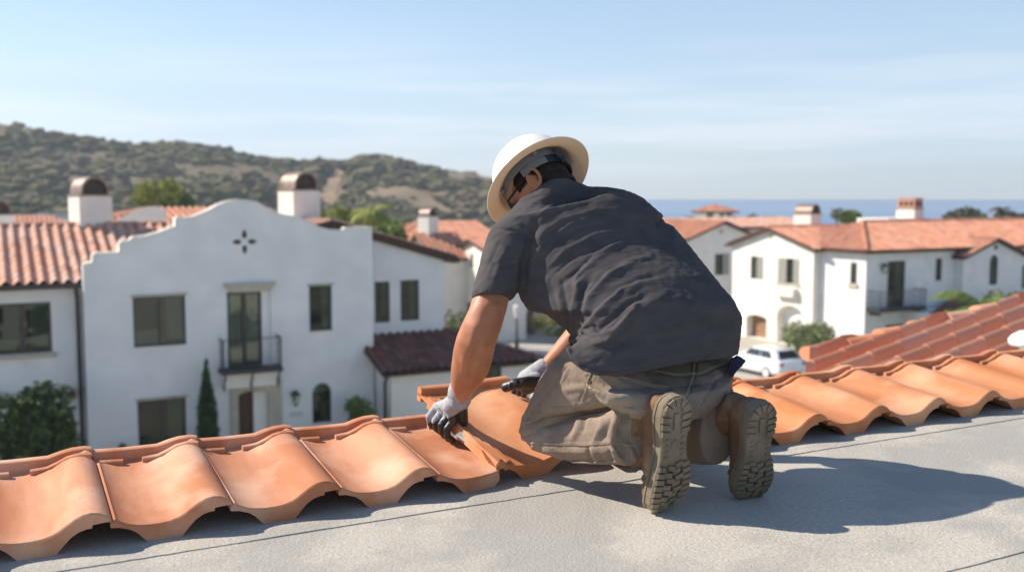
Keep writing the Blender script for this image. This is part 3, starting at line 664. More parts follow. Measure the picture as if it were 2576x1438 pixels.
for a, b in ((g1[1] - .55, g1[1] - .02), (g2[0] + .02, g2[0] + .75), (g2[1] - .5, g2[1] - .02)):
    gz = g1 if b < g1[1] and a > g1[0] else g2
    mb = MB(); FG.box(mb, a, b, .0, .05, gz[2] + .02, gz[3] - .02)
    for k in range(14):
        z = gz[2] + .08 + k * (gz[3] - gz[2] - .16) / 14; FG.box(mb, a + .05, b - .05, -.014, -.001, z, z + .035)
    mb.build('shutter', 'shut', hr)
mb = MB(); FG.box(mb, g2[0] + .05, g2[1] - .1, -.42, -.003, g2[2] - .75, g2[2] - .25); mb.build('planter_box', 'plaster2', hr)
mb = MB(); FG.box(mb, g2[0] - .1, g2[1] + .1, -.1, -.004, g2[2] - .1, g2[2] - .002); mb.build('window_sill', 'stone', hr)
mb = MB(); FG.box(mb, g3[0] + .01, g3[1] - .01, .5, .56, GZ, g3[3] - .02); 
for k in range(5):
    z = GZ + .1 + k * (g3[3] - GZ) / 5; FG.box(mb, g3[0] + .05, g3[1] - .05, .48, .499, z, z + .36)
mb.build('garage_door', 'wood2', hr)
mb = MB(); FG.box(mb, g4[0] + .01, g4[1] - .01, .9, 1.0, GZ, g4[3] - .02); mb.build('porch_back_wall', 'tan', hr)
mb = MB(); FG.box(mb, g4[0] + .3, g4[0] + 1.1, .84, .898, GZ, GZ + 2.2); mb.build('front_door', 'wood', hr)
mb = MB(); s, z = FG.px(1940, 590); mb.tube([FG.P(s, -.03, z), FG.P(s, -.002, z)], .16, 12); 
for k in range(4): mb.ball(FG.P(s + .2 * math.cos(k * math.pi / 2), -.02, z + .2 * math.sin(k * math.pi / 2)), (.07, .07, .07), 8)
mb.build('round_vent', 'stone', hr)
# gable roof (ridge along U)
zr = ap[1]; oh = .35
tiled('roof', [FG.P(.45, -oh, eg - .12), FG.P(.45, 9, eg - .12), FG.P(ap[0], 9, zr), FG.P(ap[0], -oh, zr)], hr, ['rooff', 'fascia'], .34, .07, .42)
tiled('roof', [FG.P(ext - .45, -oh, eg - .12), FG.P(ext - .45, 9, eg - .12), FG.P(ap[0], 9, zr), FG.P(ap[0], -oh, zr)], hr, ['rooff', 'fascia'], .34, .07, .42)
caps('roof_ridge', FG.P(ap[0], -oh, zr + .03), FG.P(ap[0], 9, zr + .03), hr, 'rooff', .13)
# hipped block
l1 = PX(2141, 660, 2156, 713, FL)
k1 = PX(2234, 656, 2279, 771, FK); k2 = PX(2355, 649, 2371, 706, FK); k3 = PX(2228, 815, 2296, 900, FK)
wall('wall', FK, [(0, GZ - .5), (Lb, GZ - .5), (Lb, ze), (0, ze)], 3.9, [k1, k2, (k3[0], k3[1], GZ, k3[3], 0, .5)], 'plaster', hr)
mb = MB(); FK.box(mb, .02, Lb, 3.901, 9, GZ - .5, ze - .01); mb.build('wall', 'plaster', hr)
window(FK, *k1, hr, name='french_door', cols=2, rows=2, fw=.09, d=.12); window(FK, *k2, hr, cols=1, rows=2, d=.12)
mb = MB(); FL.box(mb, l1[0], l1[1], -.03, -.002, l1[2], l1[3]); w_ = mb.build('window', 'frame', hr)
mb = MB(); FL.box(mb, l1[0] + .05, l1[1] - .05, -.036, -.031, l1[2] + .06, l1[3] - .06); mb.build('pane', 'glassp', w_)
mb = MB(); FL.box(mb, l1[0] - .15, l1[1] + .15, -.1, -.003, l1[2] - .22, l1[2] - .003); mb.build('window_sill', 'stone', hr)
mb = MB(); FK.box(mb, k3[0] + .01, k3[1] - .01, .3, .4, GZ, k3[3] - .01); mb.build('garage_door', 'wood', hr)
c0, c1 = FK.px(2212, 775, -.9)[0], FK.px(2330, 775, -.9)[0]
mb = MB(); FK.box(mb, c0, c1, -.95, -.004, k1[2] - .14, k1[2]); bo = mb.build('balcony', 'metal', hr); railing(FK, c0 + .05, c1 - .05, -.9, k1[2], k1[2] + 1.02, bo, step=.14, r=.012)
for s in (c0 + .3, c1 - .3): mb = MB(); FK.box(mb, s - .06, s + .06, -.7, -.004, k1[2] - .34, k1[2] - .145); mb.build('bracket', 'metal', hr)
lantern(FK, 2219, 676, hr, 1.3)
mb = MB(); s = FK.px(2402, 700)[0]; mb.tube([FK.P(s, -.08, ze - .1), FK.P(s, -.08, GZ)], .07, 8); mb.build('downspout', 'metal', hr)
zq = ze + 1.4
tiled('roof', [FK.P(-.45, -.45, ze - .03), FK.P(Lb, -.45, ze - .03), FK.P(Lb, 4.5, zq), FK.P(4.5, 4.5, zq)], hr, ['rooff', 'fascia'], .34, .07, .42)
tiled('roof', [FK.P(-.45, -.45, ze - .03), FK.P(4.5, 4.5, zq), FK.P(-.45, 9.45, ze - .03)], hr, ['rooff', 'fascia'], .34, .07, .42)
tiled('roof', [FK.P(-.45, 9.45, ze - .03), FK.P(4.5, 4.5, zq), FK.P(Lb, 4.5, zq), FK.P(Lb, 9.45, ze - .03)], hr, ['rooff', 'fascia'], .34, .07, .42)
caps('roof_ridge', FK.P(-.45, -.45, ze + .02), FK.P(4.5, 4.5, zq + .04), hr, 'rooff', .14); caps('roof_ridge', FK.P(4.5, 4.5, zq + .04), FK.P(Lb, 4.5, zq + .04), hr, 'rooff', .14)
# small cross gable with the arched window
FC = Fr(K - N * .6, AZ); a0 = FC.px(2424, 650)[0]; a1 = FC.px(2572, 650)[0]; apx = FC.px(2503, 600); ec = FC.px(2424, 641)[1]; aw = PX(2491, 641, 2512, 716, FC)
wall('gable_wall', FC, [(a0, GZ - .5), (a1, GZ - .5), (a1, ec), (apx[0], apx[1] - .08), (a0, ec)], 4.0, [(*aw, 1.0)], 'plaster', hr)
window(FC, *aw, hr, cols=1, rows=2, arch=1.0, d=.1)
for sg in (a0 - .3, a1 + .3):
    zz = ec - .13; tiled('roof', [FC.P(sg, -.3, zz), FC.P(sg, 5, zz), FC.P(apx[0], 5, apx[1]), FC.P(apx[0], -.3, apx[1])], hr, ['rooff', 'fascia'], .34, .07, .42)
mb = MB(); s, z = FC.px(2505, 622); mb.tube([FC.P(s, -.03, z), FC.P(s, -.002, z)], .15, 10); mb.build('round_vent', 'capdark', hr)
wx = PX(2568, 668, 2590, 725, FK); mb = MB(); FK.box(mb, wx[0], wx[1], -.03, -.003, wx[2], wx[3]); mb.build('window', 'glass', hr)
# lean-to roof on the shaded side
q0 = FK.px(2340, 790, -2.2); q1 = FK.px(2401, 752, -.02)
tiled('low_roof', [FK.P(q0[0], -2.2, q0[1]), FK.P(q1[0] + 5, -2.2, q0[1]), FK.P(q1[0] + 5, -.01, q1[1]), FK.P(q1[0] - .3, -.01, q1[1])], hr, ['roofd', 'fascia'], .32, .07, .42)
mb = MB(); FK.box(mb, q0[0] + .4, q1[0] + 5, -1.9, -.005, GZ - .5, q0[1] - .02); mb.build('low_wall', 'plaster', hr)
# raised flat parapet behind the ridge + chimneys
mb = MB(); f = FK; p0 = FK.px(2236, 556, 6.5); p1 = FK.px(2330, 556, 6.5); FK.box(mb, p0[0], p1[0], 6.5, 9.2, ze, FK.px(2280, 549, 6.5)[1]); mb.build('rear_parapet', 'plaster2', hr)
for x0, x1, x2, yb, yt, Y, kind, w, ch in ((2003, 2041, 2068, 566, 539, 66, 'barrel', 1.35, .62), (2262, 2302, 2326, 560, 526, 66, 'brick', 1.3, .62)):
    c = W(x1, yt, Y); f = Fr(c.xy, 47); z1 = W(x1, yt, Y).z; chimney(f, 0, w, w, z1 - 3.2, z1, hr, kind, ch=ch)
# grey-lit gable house left of it
h4 = empty('gable_house', W(1800, 700, 75).xy.to_3d() + Vector((0, 0, GZ)), 'grey-white gabled house with one shuttered window, just right of the worker', 'house')
F1 = Fr(W(1729, 597, 73), AZ); x0, z0 = F1.px(1729, 598); xa, za = F1.px(1818, 558); x2 = 2 * xa; ww = PX(1799, 638, 1834, 691, F1)
wall('gable_wall', F1, [(0, GZ - .5), (x2, GZ - .5), (x2, z0), (xa, za), (0, z0)], 9, [ww], 'plaster', h4)
window(F1, ww[0], ww[1], ww[2], ww[3], h4, cols=2, d=.1)
mb = MB(); F1.box(mb, (ww[0] + ww[1]) / 2 + .05, ww[1] - .02, -.04, .02, ww[2] + .02, ww[3] - .02); mb.build('shutter', 'shut', h4)
for sg in (-.4, x2 + .4):
    zz = z0 - .12; tiled('roof', [F1.P(sg, -.4, zz), F1.P(sg, 9.4, zz), F1.P(xa, 9.4, za + .03), F1.P(xa, -.4, za + .03)], h4, ['rooff', 'fascia'], .34, .07, .42)
mb = MB(); s, z = F1.px(1814, 582); mb.tube([F1.P(s, -.03, z), F1.P(s, -.002, z)], .2, 12); mb.build('round_vent', 'stone', h4)
# roof between the two and the tower house beyond
h5 = empty('tower_house', W(1797, 560, 92).xy.to_3d() + Vector((0, 0, GZ)), 'distant white house with a square tower under a pyramid tile roof, sea behind', 'house')
c = W(1806, 560, 88); f = Fr(c.xy, 47); zt_ = W(1806, 532, 88).z; w = 2.3; mb = MB(); f.box(mb, -0.0, w, 0, w, GZ - 4, zt_); mb.build('tower', 'plaster2', h5)
P = f.P; zp = W(1797, 515, 88).z
for a, b in (((-.4, -.4), (w + .4, -.4)), ((-.4, w + .4), (-.4, -.4)), ((w + .4, -.4), (w + .4, w + .4)), ((w + .4, w + .4), (-.4, w + .4))):
    tiled('tower_roof', [P(a[0], a[1], zt_ - .05), P(b[0], b[1], zt_ - .05), P(w / 2, w / 2, zp)], h5, ['rooff', 'fascia'], .34, .06, .42, slab=.08)
for s in (.35, 1.45): mb = MB(); f.box(mb, s, s + .4, -.03, -.002, zt_ - .75, zt_ - .15); mb.build('window', 'glass', h5)
mb = MB(); f.box(mb, -.03, -.002, .5, 1.2, zt_ - .75, zt_ - .15); mb.build('window', 'glass', h5)
f6 = Fr(W(1850, 560, 80), AZ); zr_ = W(1850, 551, 80).z; z6 = W(1850, 572, 80).z
tiled('roof', [f6.P(-5, -.4, z6), f6.P(9, -.4, z6), f6.P(9, 4, zr_), f6.P(-5, 4, zr_)], h5, ['roofn', 'fascia'], .34, .06, .42)
mb = MB(); f6.box(mb, -5, 9, 0, 7.6, GZ - 4, z6); mb.build('wall', 'plaster2', h5)
# ================================================================= HOUSES SEEN LEFT OF THE WORKER
h6 = empty('twin_gable_house', W(1150, 700, 62).xy.to_3d() + Vector((0, 0, GZ)), 'white house with two sunlit gables and a slim chimney, left of the worker\'s sleeve', 'house')
for (xr, xl, xapx, yap, yev, Y, nm, win) in ((1090, 1020, 1054, 590, 640, 62, 'gable_wall', []), (1236, 1144, 1187, 604, 625, 60, 'gable_wall', [(1183, 639, 1190, 674), (1172, 760, 1184, 800), (1152, 765, 1160, 795), (1206, 765, 1216, 800)])):
    f = Fr(W(xr, 650, Y), AZ + 90); l = f.px(xl, 650)[0]; a = f.px(xapx, yap); ev = f.px(xl, yev)[1]; hl = [PX(*w_, f) for w_ in win]
    wall(nm, f, [(l, GZ - .5), (0, GZ - .5), (0, ev), (a[0], a[1]), (l, ev)], 2.4, hl, 'plaster2', h6)
    for w_ in hl: window(f, *w_, h6, cols=1, d=.1)
    for sg in (l - .3, .3): tiled('roof', [f.P(sg, -.3, ev - .08), f.P(sg, 2.7, ev - .08), f.P(a[0], 2.7, a[1] + .06), f.P(a[0], -.3, a[1] + .06)], h6, ['rooff', 'fascia'], .34, .06, .42)
fm = Fr(W(1100, 617, 68), AZ); zm = fm.px(1100, 617)[1]; zmr = fm.px(1170, 556, 5)[1]
tiled('roof', [fm.P(-3.6, -.4, zm), fm.P(5.4, -.4, zm), fm.P(5.4, 5, zmr), fm.P(1, 5, zmr)], h6, ['rooff', 'fascia'], .34, .07, .42)
tiled('roof', [fm.P(-3.6, -.4, zm), fm.P(1, 5, zmr), fm.P(-3.6, 10, zm)], h6, ['rooff', 'fascia'], .34, .07, .42)
mb = MB(); fm.box(mb, -3.2, 5.0, 0, 9.5, GZ - .5, zm); mb.build('wall', 'plaster', h6)
c = W(1079, 560, 64); f = Fr(c.xy, 35); chimney(f, 0, .95, .95, c.z - 3, W(1079, 545, 64).z, h6, ch=.48)
mb = MB(); wq = PX(1100, 640, 1122, 675, fm); fm.box(mb, wq[0], wq[1], -.03, -.003, wq[2], wq[3]); mb.build('window', 'glass', h6)
h7 = empty('tan_house', W(1400, 780, 74).xy.to_3d() + Vector((0, 0, GZ)), 'white and tan house front across the street, seen under the worker\'s arm', 'house')
f7 = Fr(W(1420, 700, 72), AZ + 90); mb = MB(); wl = [PX(1355, 740, 1368, 800, f7), PX(1385, 765, 1400, 815, f7)]
wall('wall', f7, [(-9, GZ - .5), (1.5, GZ - .5), (1.5, -2.2), (-9, -2.2)], 8, [(a, b, c, d, 0, .3) for a, b, c, d in wl], 'plaster2', h7)
for w_ in wl: window(f7, *w_, h7, cols=1, d=.15)
mb = MB(); f7.box(mb, -4.2, -3.1, -.4, -.003, GZ - .3, -4); mb.build('tan_pier', 'tan', h7)
tiled('roof', [f7.P(-9.4, -.4, -2.25), f7.P(1.9, -.4, -2.25), f7.P(1.9, 4, -1.0), f7.P(-9.4, 4, -1.0)], h7, ['rooff', 'fascia'], .34, .07, .42)
# ================================================================= TREES AND PLANTS
gp = lambda x, Y: W(x, 719, Y).xy.to_3d() + Vector((0, 0, GZ))
def htop(x, y, Y): return W(x, y, Y).z - GZ
# bush in front of the left wing, cypress by the entrance, shrub by the low wing
tree('citrus_tree', gp(70, 27), htop(60, 958, 27), (1.28, 1.2, 1.35), 'leafd', 'round glossy dark green tree in front of the left wing', 'tree', 5200, .115, .07, seed=5, lobes=16)
b = FA.P(FA.px(520, 1000, -.9)[0], -.9, GZ); hc = FA.px(513, 915, -.9)[1] - GZ; rt = empty('cypress', b, 'slim dark green cypress beside the front door', 'tree')
leaves('crown', 'leafd', rt, [((b.x, b.y, GZ + .25 + hc * t), (.37 * w, .37 * w, hc * .16)) for t, w in ((.12, .95), (.25, 1.0), (.38, .95), (.5, .85), (.62, .68), (.74, .48), (.83, .26))], 7000, .06, 8, -.8)
mb = MB(); mb.tube([b, b + Vector((0, 0, hc * .8)), b + Vector((0, 0, hc * .98))], [.06, .03, .01], 8); mb.build('trunk', 'bark', rt)
tree('shrub', FA.P(FA.px(915, 1000, -1.4)[0], -1.4, GZ), FA.px(915, 985, -1.4)[1] - GZ, (.78, .6, .7), 'leaf', 'loose grey-green shrub against the white wall left of the downspout', 'shrub', 1500, .07, .03, seed=3)
tree('shrub', FA.P(FA.px(305, 1100, -.8)[0], -.8, GZ), FA.px(305, 1106, -.8)[1] - GZ, (.3, .3, .4), 'leafd', 'small dark shrub below the ground floor window', 'shrub', 500, .06, .03, seed=4)
# behind the big house
tree('eucalyptus', gp(405, 75), htop(395, 440, 75), (2.05, 2, 1.9), 'leafy', 'yellow-green tree rising behind the roofs between the two chimneys', 'tree', 2600, .2, .2, seed=11)
tree('dark_tree', gp(450, 82), htop(450, 470, 82), (1.7, 1.6, 1.6), 'leaf', 'darker round tree just right of the yellow-green tree', 'tree', 1500, .2, .2, seed=12)
tree('leafy_tree', gp(845, 60), htop(840, 505, 60), (1.5, 1.4, 1.5), 'leafy', 'yellow-green tree right behind the second chimney', 'tree', 1800, .16, .15, seed=13)
palm('palm', gp(925, 58), htop(925, 482, 58), 2.0, 'bright green palm behind the right shoulder of the parapet', 2, 17, 'leafy', trunk=.2)
palm('palm', gp(872, 62), htop(872, 506, 62), 1.7, 'smaller palm between the second chimney and the bright palm', 4, 22, 'leafy')
tree('dark_tree', gp(985, 52), htop(985, 545, 52), (1.25, 1.2, 1.9), 'leaf', 'dark green tree at the end of the parapet house roof', 'tree', 2000, .14, .15, seed=15)
tree('olive_tree', gp(1010, 75), htop(1005, 548, 75), (1.9, 1.9, 1.6), 'leafo', 'pale olive tree left of the slim chimney', 'tree', 1500, .2, .2, seed=16)
tree('olive_tree', gp(1120, 90), htop(1120, 560, 90), (2.2, 1.9, 1.4), 'leafo', 'pale olive tree behind the slim chimney house', 'tree', 1200, .24, .2, seed=17)
# right background against the sea
def rt_(k, x, ytop, Y, rx, lab, m='leafg', n=1300, lf=.3): return tree('seaside_tree', W(x, 719, Y).xy.to_3d() + Vector((0, 0, terrain(W(x, 719, Y).x, Y))), W(x, ytop, Y).z - terrain(W(x, 719, Y).x, Y), (rx, rx, rx * .62), m, lab, 'tree', n, lf, .25, 'trees in front of the sea', seed=k)
rt_(21, 2425, 513, 120, 2.9, 'broad grey-green tree on the skyline right of the brick chimney', n=2200)
rt_(22, 2545, 528, 110, 2.2, 'grey-green tree on the skyline at the right edge of the photo'); rt_(23, 1868, 535, 130, 2.3, 'low dark trees just right of the tower', 'leafd'); rt_(24, 2140, 528, 100, 1.3, 'bushy tree right of the barrel-capped chimney', 'leaf')
rt_(25, 2185, 545, 95, 1.3, 'low green tree between the two chimneys', 'leaf'); rt_(26, 1740, 540, 140, 1.9, 'low dark tree left of the tower', 'leafd'); rt_(27, 2565, 560, 75, 1.5, 'yellow-green tree over the roof at the right edge', 'leafy')
for i, (x, yt, Y, r, lab) in enumerate(((2508, 508, 105, 1.5, 'tall palm on the skyline near the right edge'), (2103, 515, 110, 1.1, 'small palm against the sea, left one of a pair'), (2132, 517, 108, 1.2, 'small palm against the sea, right one of a pair'), (1929, 536, 120, 1.0, 'tiny palm against the sea right of the tower'), (2535, 530, 100, 1.3, 'shorter palm on the skyline at the right'))):
    palm('palm', gp(x, Y), htop(x, yt, Y), r, lab, 30 + i, 18, 'leafg', 'palms in front of the sea', .13)
# gardens on the right
tree('garden_tree', gp(2045, 49), htop(2045, 790, 49), (1.55, 1.4, 1.35), 'leafo', 'pale green tree beside the white car in front of the sunlit gable', 'tree', 4200, .10, .08, seed=41, lobes=14)
palm('palm', gp(2480, 30), htop(2480, 690, 30), 1.75, 'green fan palm above the near tile roof on the right', 51, 17, 'leaf', trunk=.12)
palm('palm', gp(2566, 29), htop(2572, 698, 29), 1.6, 'yellow-green palm at the right edge above the near roof', 52, 16, 'leafy', trunk=.12)
tree('yellow_bush', gp(2420, 31), htop(2420, 762, 31), (.75, .7, .6), 'leafy', 'round yellow-green bush above the near tile roof', 'bush', 1500, .07, .06, seed=53)
tree('hedge_tree', gp(2540, 33), htop(2540, 722, 33), (1.0, .9, 1.0), 'leafo', 'pale green bush between the two right-hand palms', 'bush', 1500, .09, .06, seed=54)
# street planting seen under the arm
for i, (x, yt, Y, r, m, lab) in enumerate(((1262, 800, 66, 1.4, 'leafy', 'sunny green hedge left of the lamp post'), (1365, 795, 66, 1.7, 'leafy', 'sunny green hedge right of the tree trunk'), (1150, 772, 58, 1.3, 'leafy', 'yellow-green bush at the corner of the shaded wing'), (1135, 815, 50, .9, 'leafd', 'dark bush below the yellow-green bush by the shaded wing'), (1415, 815, 60, 1.2, 'leafo', 'olive bush beside the worker\'s shirt'))):
    g0 = gp(x, Y); tree('hedge_bush', g0, max(.8, htop(x, yt, Y)), (r, r * .8, max(.4, htop(x, yt, Y) * .5)), m, lab, 'bush', 1000, .12, .05, 'bushes along the street', seed=60 + i)
tree('street_tree', gp(1335, 64), htop(1320, 640, 64), (2.4, 2.2, 2.1), 'leafo', 'street tree with a brown trunk seen under the worker\'s arm', 'tree', 2600, .16, .32, seed=71, trunk_to=.6)
tree('street_tree', gp(1165, 64), htop(1155, 690, 64), (1.0, 1.0, 1.6), 'leafo', 'thin tree in front of the twin gable house', 'tree', 900, .14, .14, seed=72)
mb = MB(); p = gp(1300, 58); lp = empty('lamp_post', p, 'street lamp post with a white lantern seen under the worker\'s arm', 'street lamp')
zt_ = htop(1300, 800, 58); mb.tube([p, p + Vector((0, 0, .5)), p + Vector((0, 0, .55)), p + Vector((0, 0, zt_))], [.14, .12, .07, .05], 8); mb.build('pole', 'metal', lp)
mb = MB(); q = p + Vector((0, 0, zt_)); mb.tube([q, q + Vector((0, 0, .08)), q + Vector((0, 0, .7)), q + Vector((0, 0, .8))], [.09, .13, .21, .08], 10); mb.build('lantern', 'plaster2', lp)
mb = MB(); p = gp(1400, 46); mb.tube([p, p + Vector((.03, 0, 1.5))], [.13, .1], 8); tag(mb.build('wooden_post', 'bark'), 'short dark wooden post at the street edge beside the worker\'s waist', 'post')
# parking bays and beds
mb = MB(); q = [G(x, y, GZ + .16) for x, y in ((1245, 800), (1440, 812), (1440, 835), (1245, 826))]
# ================================================================= WHITE CAR
CO = W(1958, 925, 47); car = empty('parked_car', Vector((CO.x, CO.y, GZ)), 'white parked hatchback seen from behind beyond the tile row', 'car')
fc = Fr((CO.x, CO.y), AZ)   # rear right: s across, i forward
Wd = 1.85; Ln = 4.6
prof = [(0, .42, .78), (.05, .34, .95), (.35, .30, 1.02), (1.0, .28, 1.02), (2.9, .28, .98), (3.6, .28, .90), (4.3, .32, .78), (4.55, .40, .62)]
mb = MB(); rg = []
for d, zb, zt_ in prof:
    k = 1 if .2 < d < 4.2 else .93; h = Wd / 2 * k
    rg.append([fc.P(Wd / 2 + x * h, d, GZ + z) for x, z in ((-.94, zb), (.94, zb), (1, zb + .12), (1, (zb + zt_) / 2 + .05), (.93, zt_ - .05), (.85, zt_), (-.85, zt_), (-.93, zt_ - .05), (-1, (zb + zt_) / 2 + .05), (-1, zb + .12))])
mb.loft(rg); body = mb.build('body', 'carp', car, 35)
mb = MB(); rg = []
for d, zt_, w in ((.18, .98, .84), (.62, 1.40, .72), (1.0, 1.47, .70), (2.1, 1.46, .70), (2.9, 1.0, .80)):
    h = Wd / 2; rg.append([fc.P(Wd / 2 + x * h, d, GZ + z) for x, z in ((-.86, .95), (.86, .95), (w + .02, zt_ - .05 if zt_ > 1.1 else .99), (w - .08, zt_ + (.0 if zt_ > 1.1 else 0)), (-w + .08, zt_), (-w - .02, zt_ - .05 if zt_ > 1.1 else .99))])
mb.loft(rg); mb.build('cabin', 'carp', car, 35)
mb = MB(); P = fc.P; h = Wd / 2
mb.prism([P(h - .68 * h, .245, GZ + 1.03), P(h + .68 * h, .245, GZ + 1.03), P(h + .58 * h, .585, GZ + 1.36), P(h - .58 * h, .585, GZ + 1.36)], fc.i * -.02 + Vector((0, 0, .016))); mb.build('rear_window', 'carg', car)
for sg in (-1, 1):
    for (d0, d1, d2, d3) in ((.62, 1.42, .85, 1.42), (1.50, 2.55, 1.50, 2.2)):
        mb = MB(); x0 = h + sg * (.825 * h + .022); x1 = h + sg * (.74 * h + .022)
        mb.prism([P(x0, d0, GZ + 1.04), P(x0, d1, GZ + 1.04), P(x1, d3, GZ + 1.36), P(x1, d2, GZ + 1.36)], fc.s * sg * .012); mb.build('side_window', 'carg', car)
    mb = MB(); fc.box(mb, h + sg * .76 * h - .1, h + sg * .76 * h + .1, -.02, .06, GZ + .72, GZ + .86); mb.build('tail_light', 'red', car)
    for d in (.85, 3.65):
        mb = MB(); c0 = P(h + sg * .8 * h, d, GZ + .32); c1 = P(h + sg * 1.0 * h, d, GZ + .32); mb.tube([c0, c0.lerp(c1, .1), c0.lerp(c1, .95), c1 + fc.s * sg * .01], [.3, .32, .32, .27], 18); wh = mb.build('wheel', 'rubber', car, 40)
        mb = MB(); mb.tube([c1 + fc.s * sg * .012, c1 + fc.s * sg * .025], .2, 14); mb.build('rim', 'plaster', wh)
mb = MB(); fc.box(mb, h - .26, h + .26, -.015, .02, GZ + .6, GZ + .71); mb.build('licence_plate', 'plaster', car)
# ================================================================= ROOF DECK, TILE ROW
L0 = Vector((-1.124, 2.197, 0)) - U * .08
def LM(x, y, z=0, rz=0): return Matrix.Translation(L0 + U * x + N * y + Vector((0, 0, z))) @ Matrix.Rotation(R(90 - AZ) + rz, 4, 'Z')
MB0 = MB(); rs = random.Random(4)
edges = [.53, -.112, -1.03, -1.95, -2.87, -7.5]; nx = 560; xs = [-7 + 16.5 * i / nx for i in range(nx + 1)]
jit = [[rs.uniform(-.0016, .0016) + .004 * noise.noise(Vector((x * 2.2, k * 9, 0))) for x in xs] for k in range(len(edges))]
for k in range(len(edges) - 1):
    for i, x in enumerate(xs):
        MB0.v.append((x, edges[k] + (jit[k][i] if k else 0), -.0005)); MB0.v.append((x, edges[k + 1] + jit[k + 1][i], (.0022 + .0012 * noise.noise(Vector((x * 5, k, 2)))) if k < len(edges) - 2 else 0)); MB0.v.append((x, edges[k + 1] + jit[k + 1][i] - .0005, -.0008))
    b = k * 3 * (nx + 1)
    for i in range(nx):
        a = b + i * 3; MB0.f += [(a, a + 1, a + 4, a + 3), (a + 1, a + 2, a + 5, a + 4)]; MB0.m += [0, 0]; MB0.uv += [(0, 0)] * 2
def deck_mat():
    m, nt, b = new_mat('granular_roof_membrane'); L = nt.links; A = nt.nodes.new; tc = A('ShaderNodeTexCoord'); v = tc.outputs['Object']
    def nz(sc, dt=4, ro=.5): n = A('ShaderNodeTexNoise'); n.inputs['Scale'].default_value = sc; n.inputs['Detail'].default_value = dt; n.inputs['Roughness'].default_value = ro; L.new(v, n.inputs['Vector']); return n.outputs[0]
    def mr(s, a, b_, c=0, d=1): r = A('ShaderNodeMapRange'); r.inputs[1].default_value = a; r.inputs[2].default_value = b_; r.inputs[3].default_value = c; r.inputs[4].default_value = d; L.new(s, r.inputs[0]); return r.outputs[0]
    def mix(f, a, b_):
        x = A('ShaderNodeMix'); x.data_type = 'RGBA'; L.new(f, x.inputs[0])
        for i, q in ((6, a), (7, b_)):
            if isinstance(q, tuple): x.inputs[i].default_value = q
            else: L.new(q, x.inputs[i])
        return x.outputs[2]
    c = mix(mr(nz(2.2, 6), .35, .7), (.46, .43, .375, 1), (.37, .35, .31, 1))
    c = mix(mr(nz(80, 4, .7), .42, .66), c, (.53, .495, .435, 1)); c = mix(mr(nz(170, 2), .64, .74), c, (.33, .32, .30, 1)); c = mix(mr(nz(1.1, 6, .65), .5, .60), c, (.36, .345, .315, 1)); c = mix(mr(nz(3.1, 8, .75), .60, .66), c, (.45, .41, .34, 1))
    c = mix(mr(nz(9, 7, .65), .62, .72), c, (.36, .35, .33, 1))
    vo = A('ShaderNodeTexVoronoi'); vo.inputs['Scale'].default_value = 11; L.new(v, vo.inputs['Vector']); c = mix(mr(vo.outputs['Distance'], .045, .02), c, (.12, .12, .12, 1))
    L.new(c, b.inputs['Base Color']); setin(b, 'Roughness', .95); setin(b, 'Specular IOR Level', .15)
    ad = A('ShaderNodeMath'); ad.operation = 'ADD'; L.new(nz(110, 3, .7), ad.inputs[0]); L.new(mr(nz(6, 3), 0, 1, 0, 1.6), ad.inputs[1])
    bp = A('ShaderNodeBump'); bp.inputs['Strength'].default_value = .9; bp.inputs['Distance'].default_value = .0035; L.new(ad.outputs[0], bp.inputs['Height']); L.new(bp.outputs[0], b.inputs['Normal']); return m
MT['deck'] = deck_mat()
dk = MB0.build('roof_deck', 'deck'); dk.matrix_world = LM(0, 0); tag(dk, kind='structure')
FO = Fr(L0.xy, AZ); own = empty('building', L0 + U * 1 + N * -3 + Vector((0, 0, GZ)), 'white building under the worker\'s flat roof', 'building')
mb = MB(); FO.box(mb, -6.9, 9.4, -7.4, .50, GZ - .3, -.03); mb.build('wall', 'plaster', own)
for k_ in range(6):
    for zz_ in (GZ + .9, GZ + 4.0):
        mb = MB(); x_ = -5.6 + k_ * 2.5; FO.box(mb, x_, x_ + 1.3, .501, .53, zz_, zz_ + 1.5); w_ = mb.build('window', 'frame', own)
        mb = MB(); FO.box(mb, x_ + .06, x_ + .62, .531, .536, zz_ + .06, zz_ + 1.44); FO.box(mb, x_ + .68, x_ + 1.24, .531, .536, zz_ + .06, zz_ + 1.44); mb.build('pane', 'carg', w_)
mb = MB(); FO.box(mb, -7, 9.5, .531, .56, -.22, .02); mb.build('roof_edge', 'stone', own)
MT['timber'] = nmat('timber', (.35, .24, .15), (.25, .17, .10), 8, .8, .3, 40, .004, stretch=(1, 12, 12))
mb = MB(); FO.box(mb, -2, 1.16, .37, .43, 0, .046); FO.box(mb, 1.62, 7, .37, .43, 0, .046); tag(mb.build('batten', 'timber'), 'timber batten under the heads of the roof tiles', 'batten')
TOP = [(0, .060), (.005, .0605), (.008, .0640), (.012, .0645), (.015, .0615), (.025, .0560), (.04, .0490), (.06, .0435), (.085, .0405), (.11, .0405), (.135, .0430), (.155, .0490), (.170, .0575), (.186, .0685), (.202, .0785), (.220, .0860), (.238, .0885), (.254, .0860), (.267, .0795), (.277, .0715), (.281, .0670)]
BOT = [(.281, .0625), (.26, .0618), (.2395, .0600), (.2385, .0525), (.226, .0520), (.21, .0475), (.193, .0370), (.178, .0220), (.166, .0080), (.16, .0), (.082, .0), (.072, .010), (.06, .0240), (.045, .0350), (.02, .0440), (.0, .0460)]
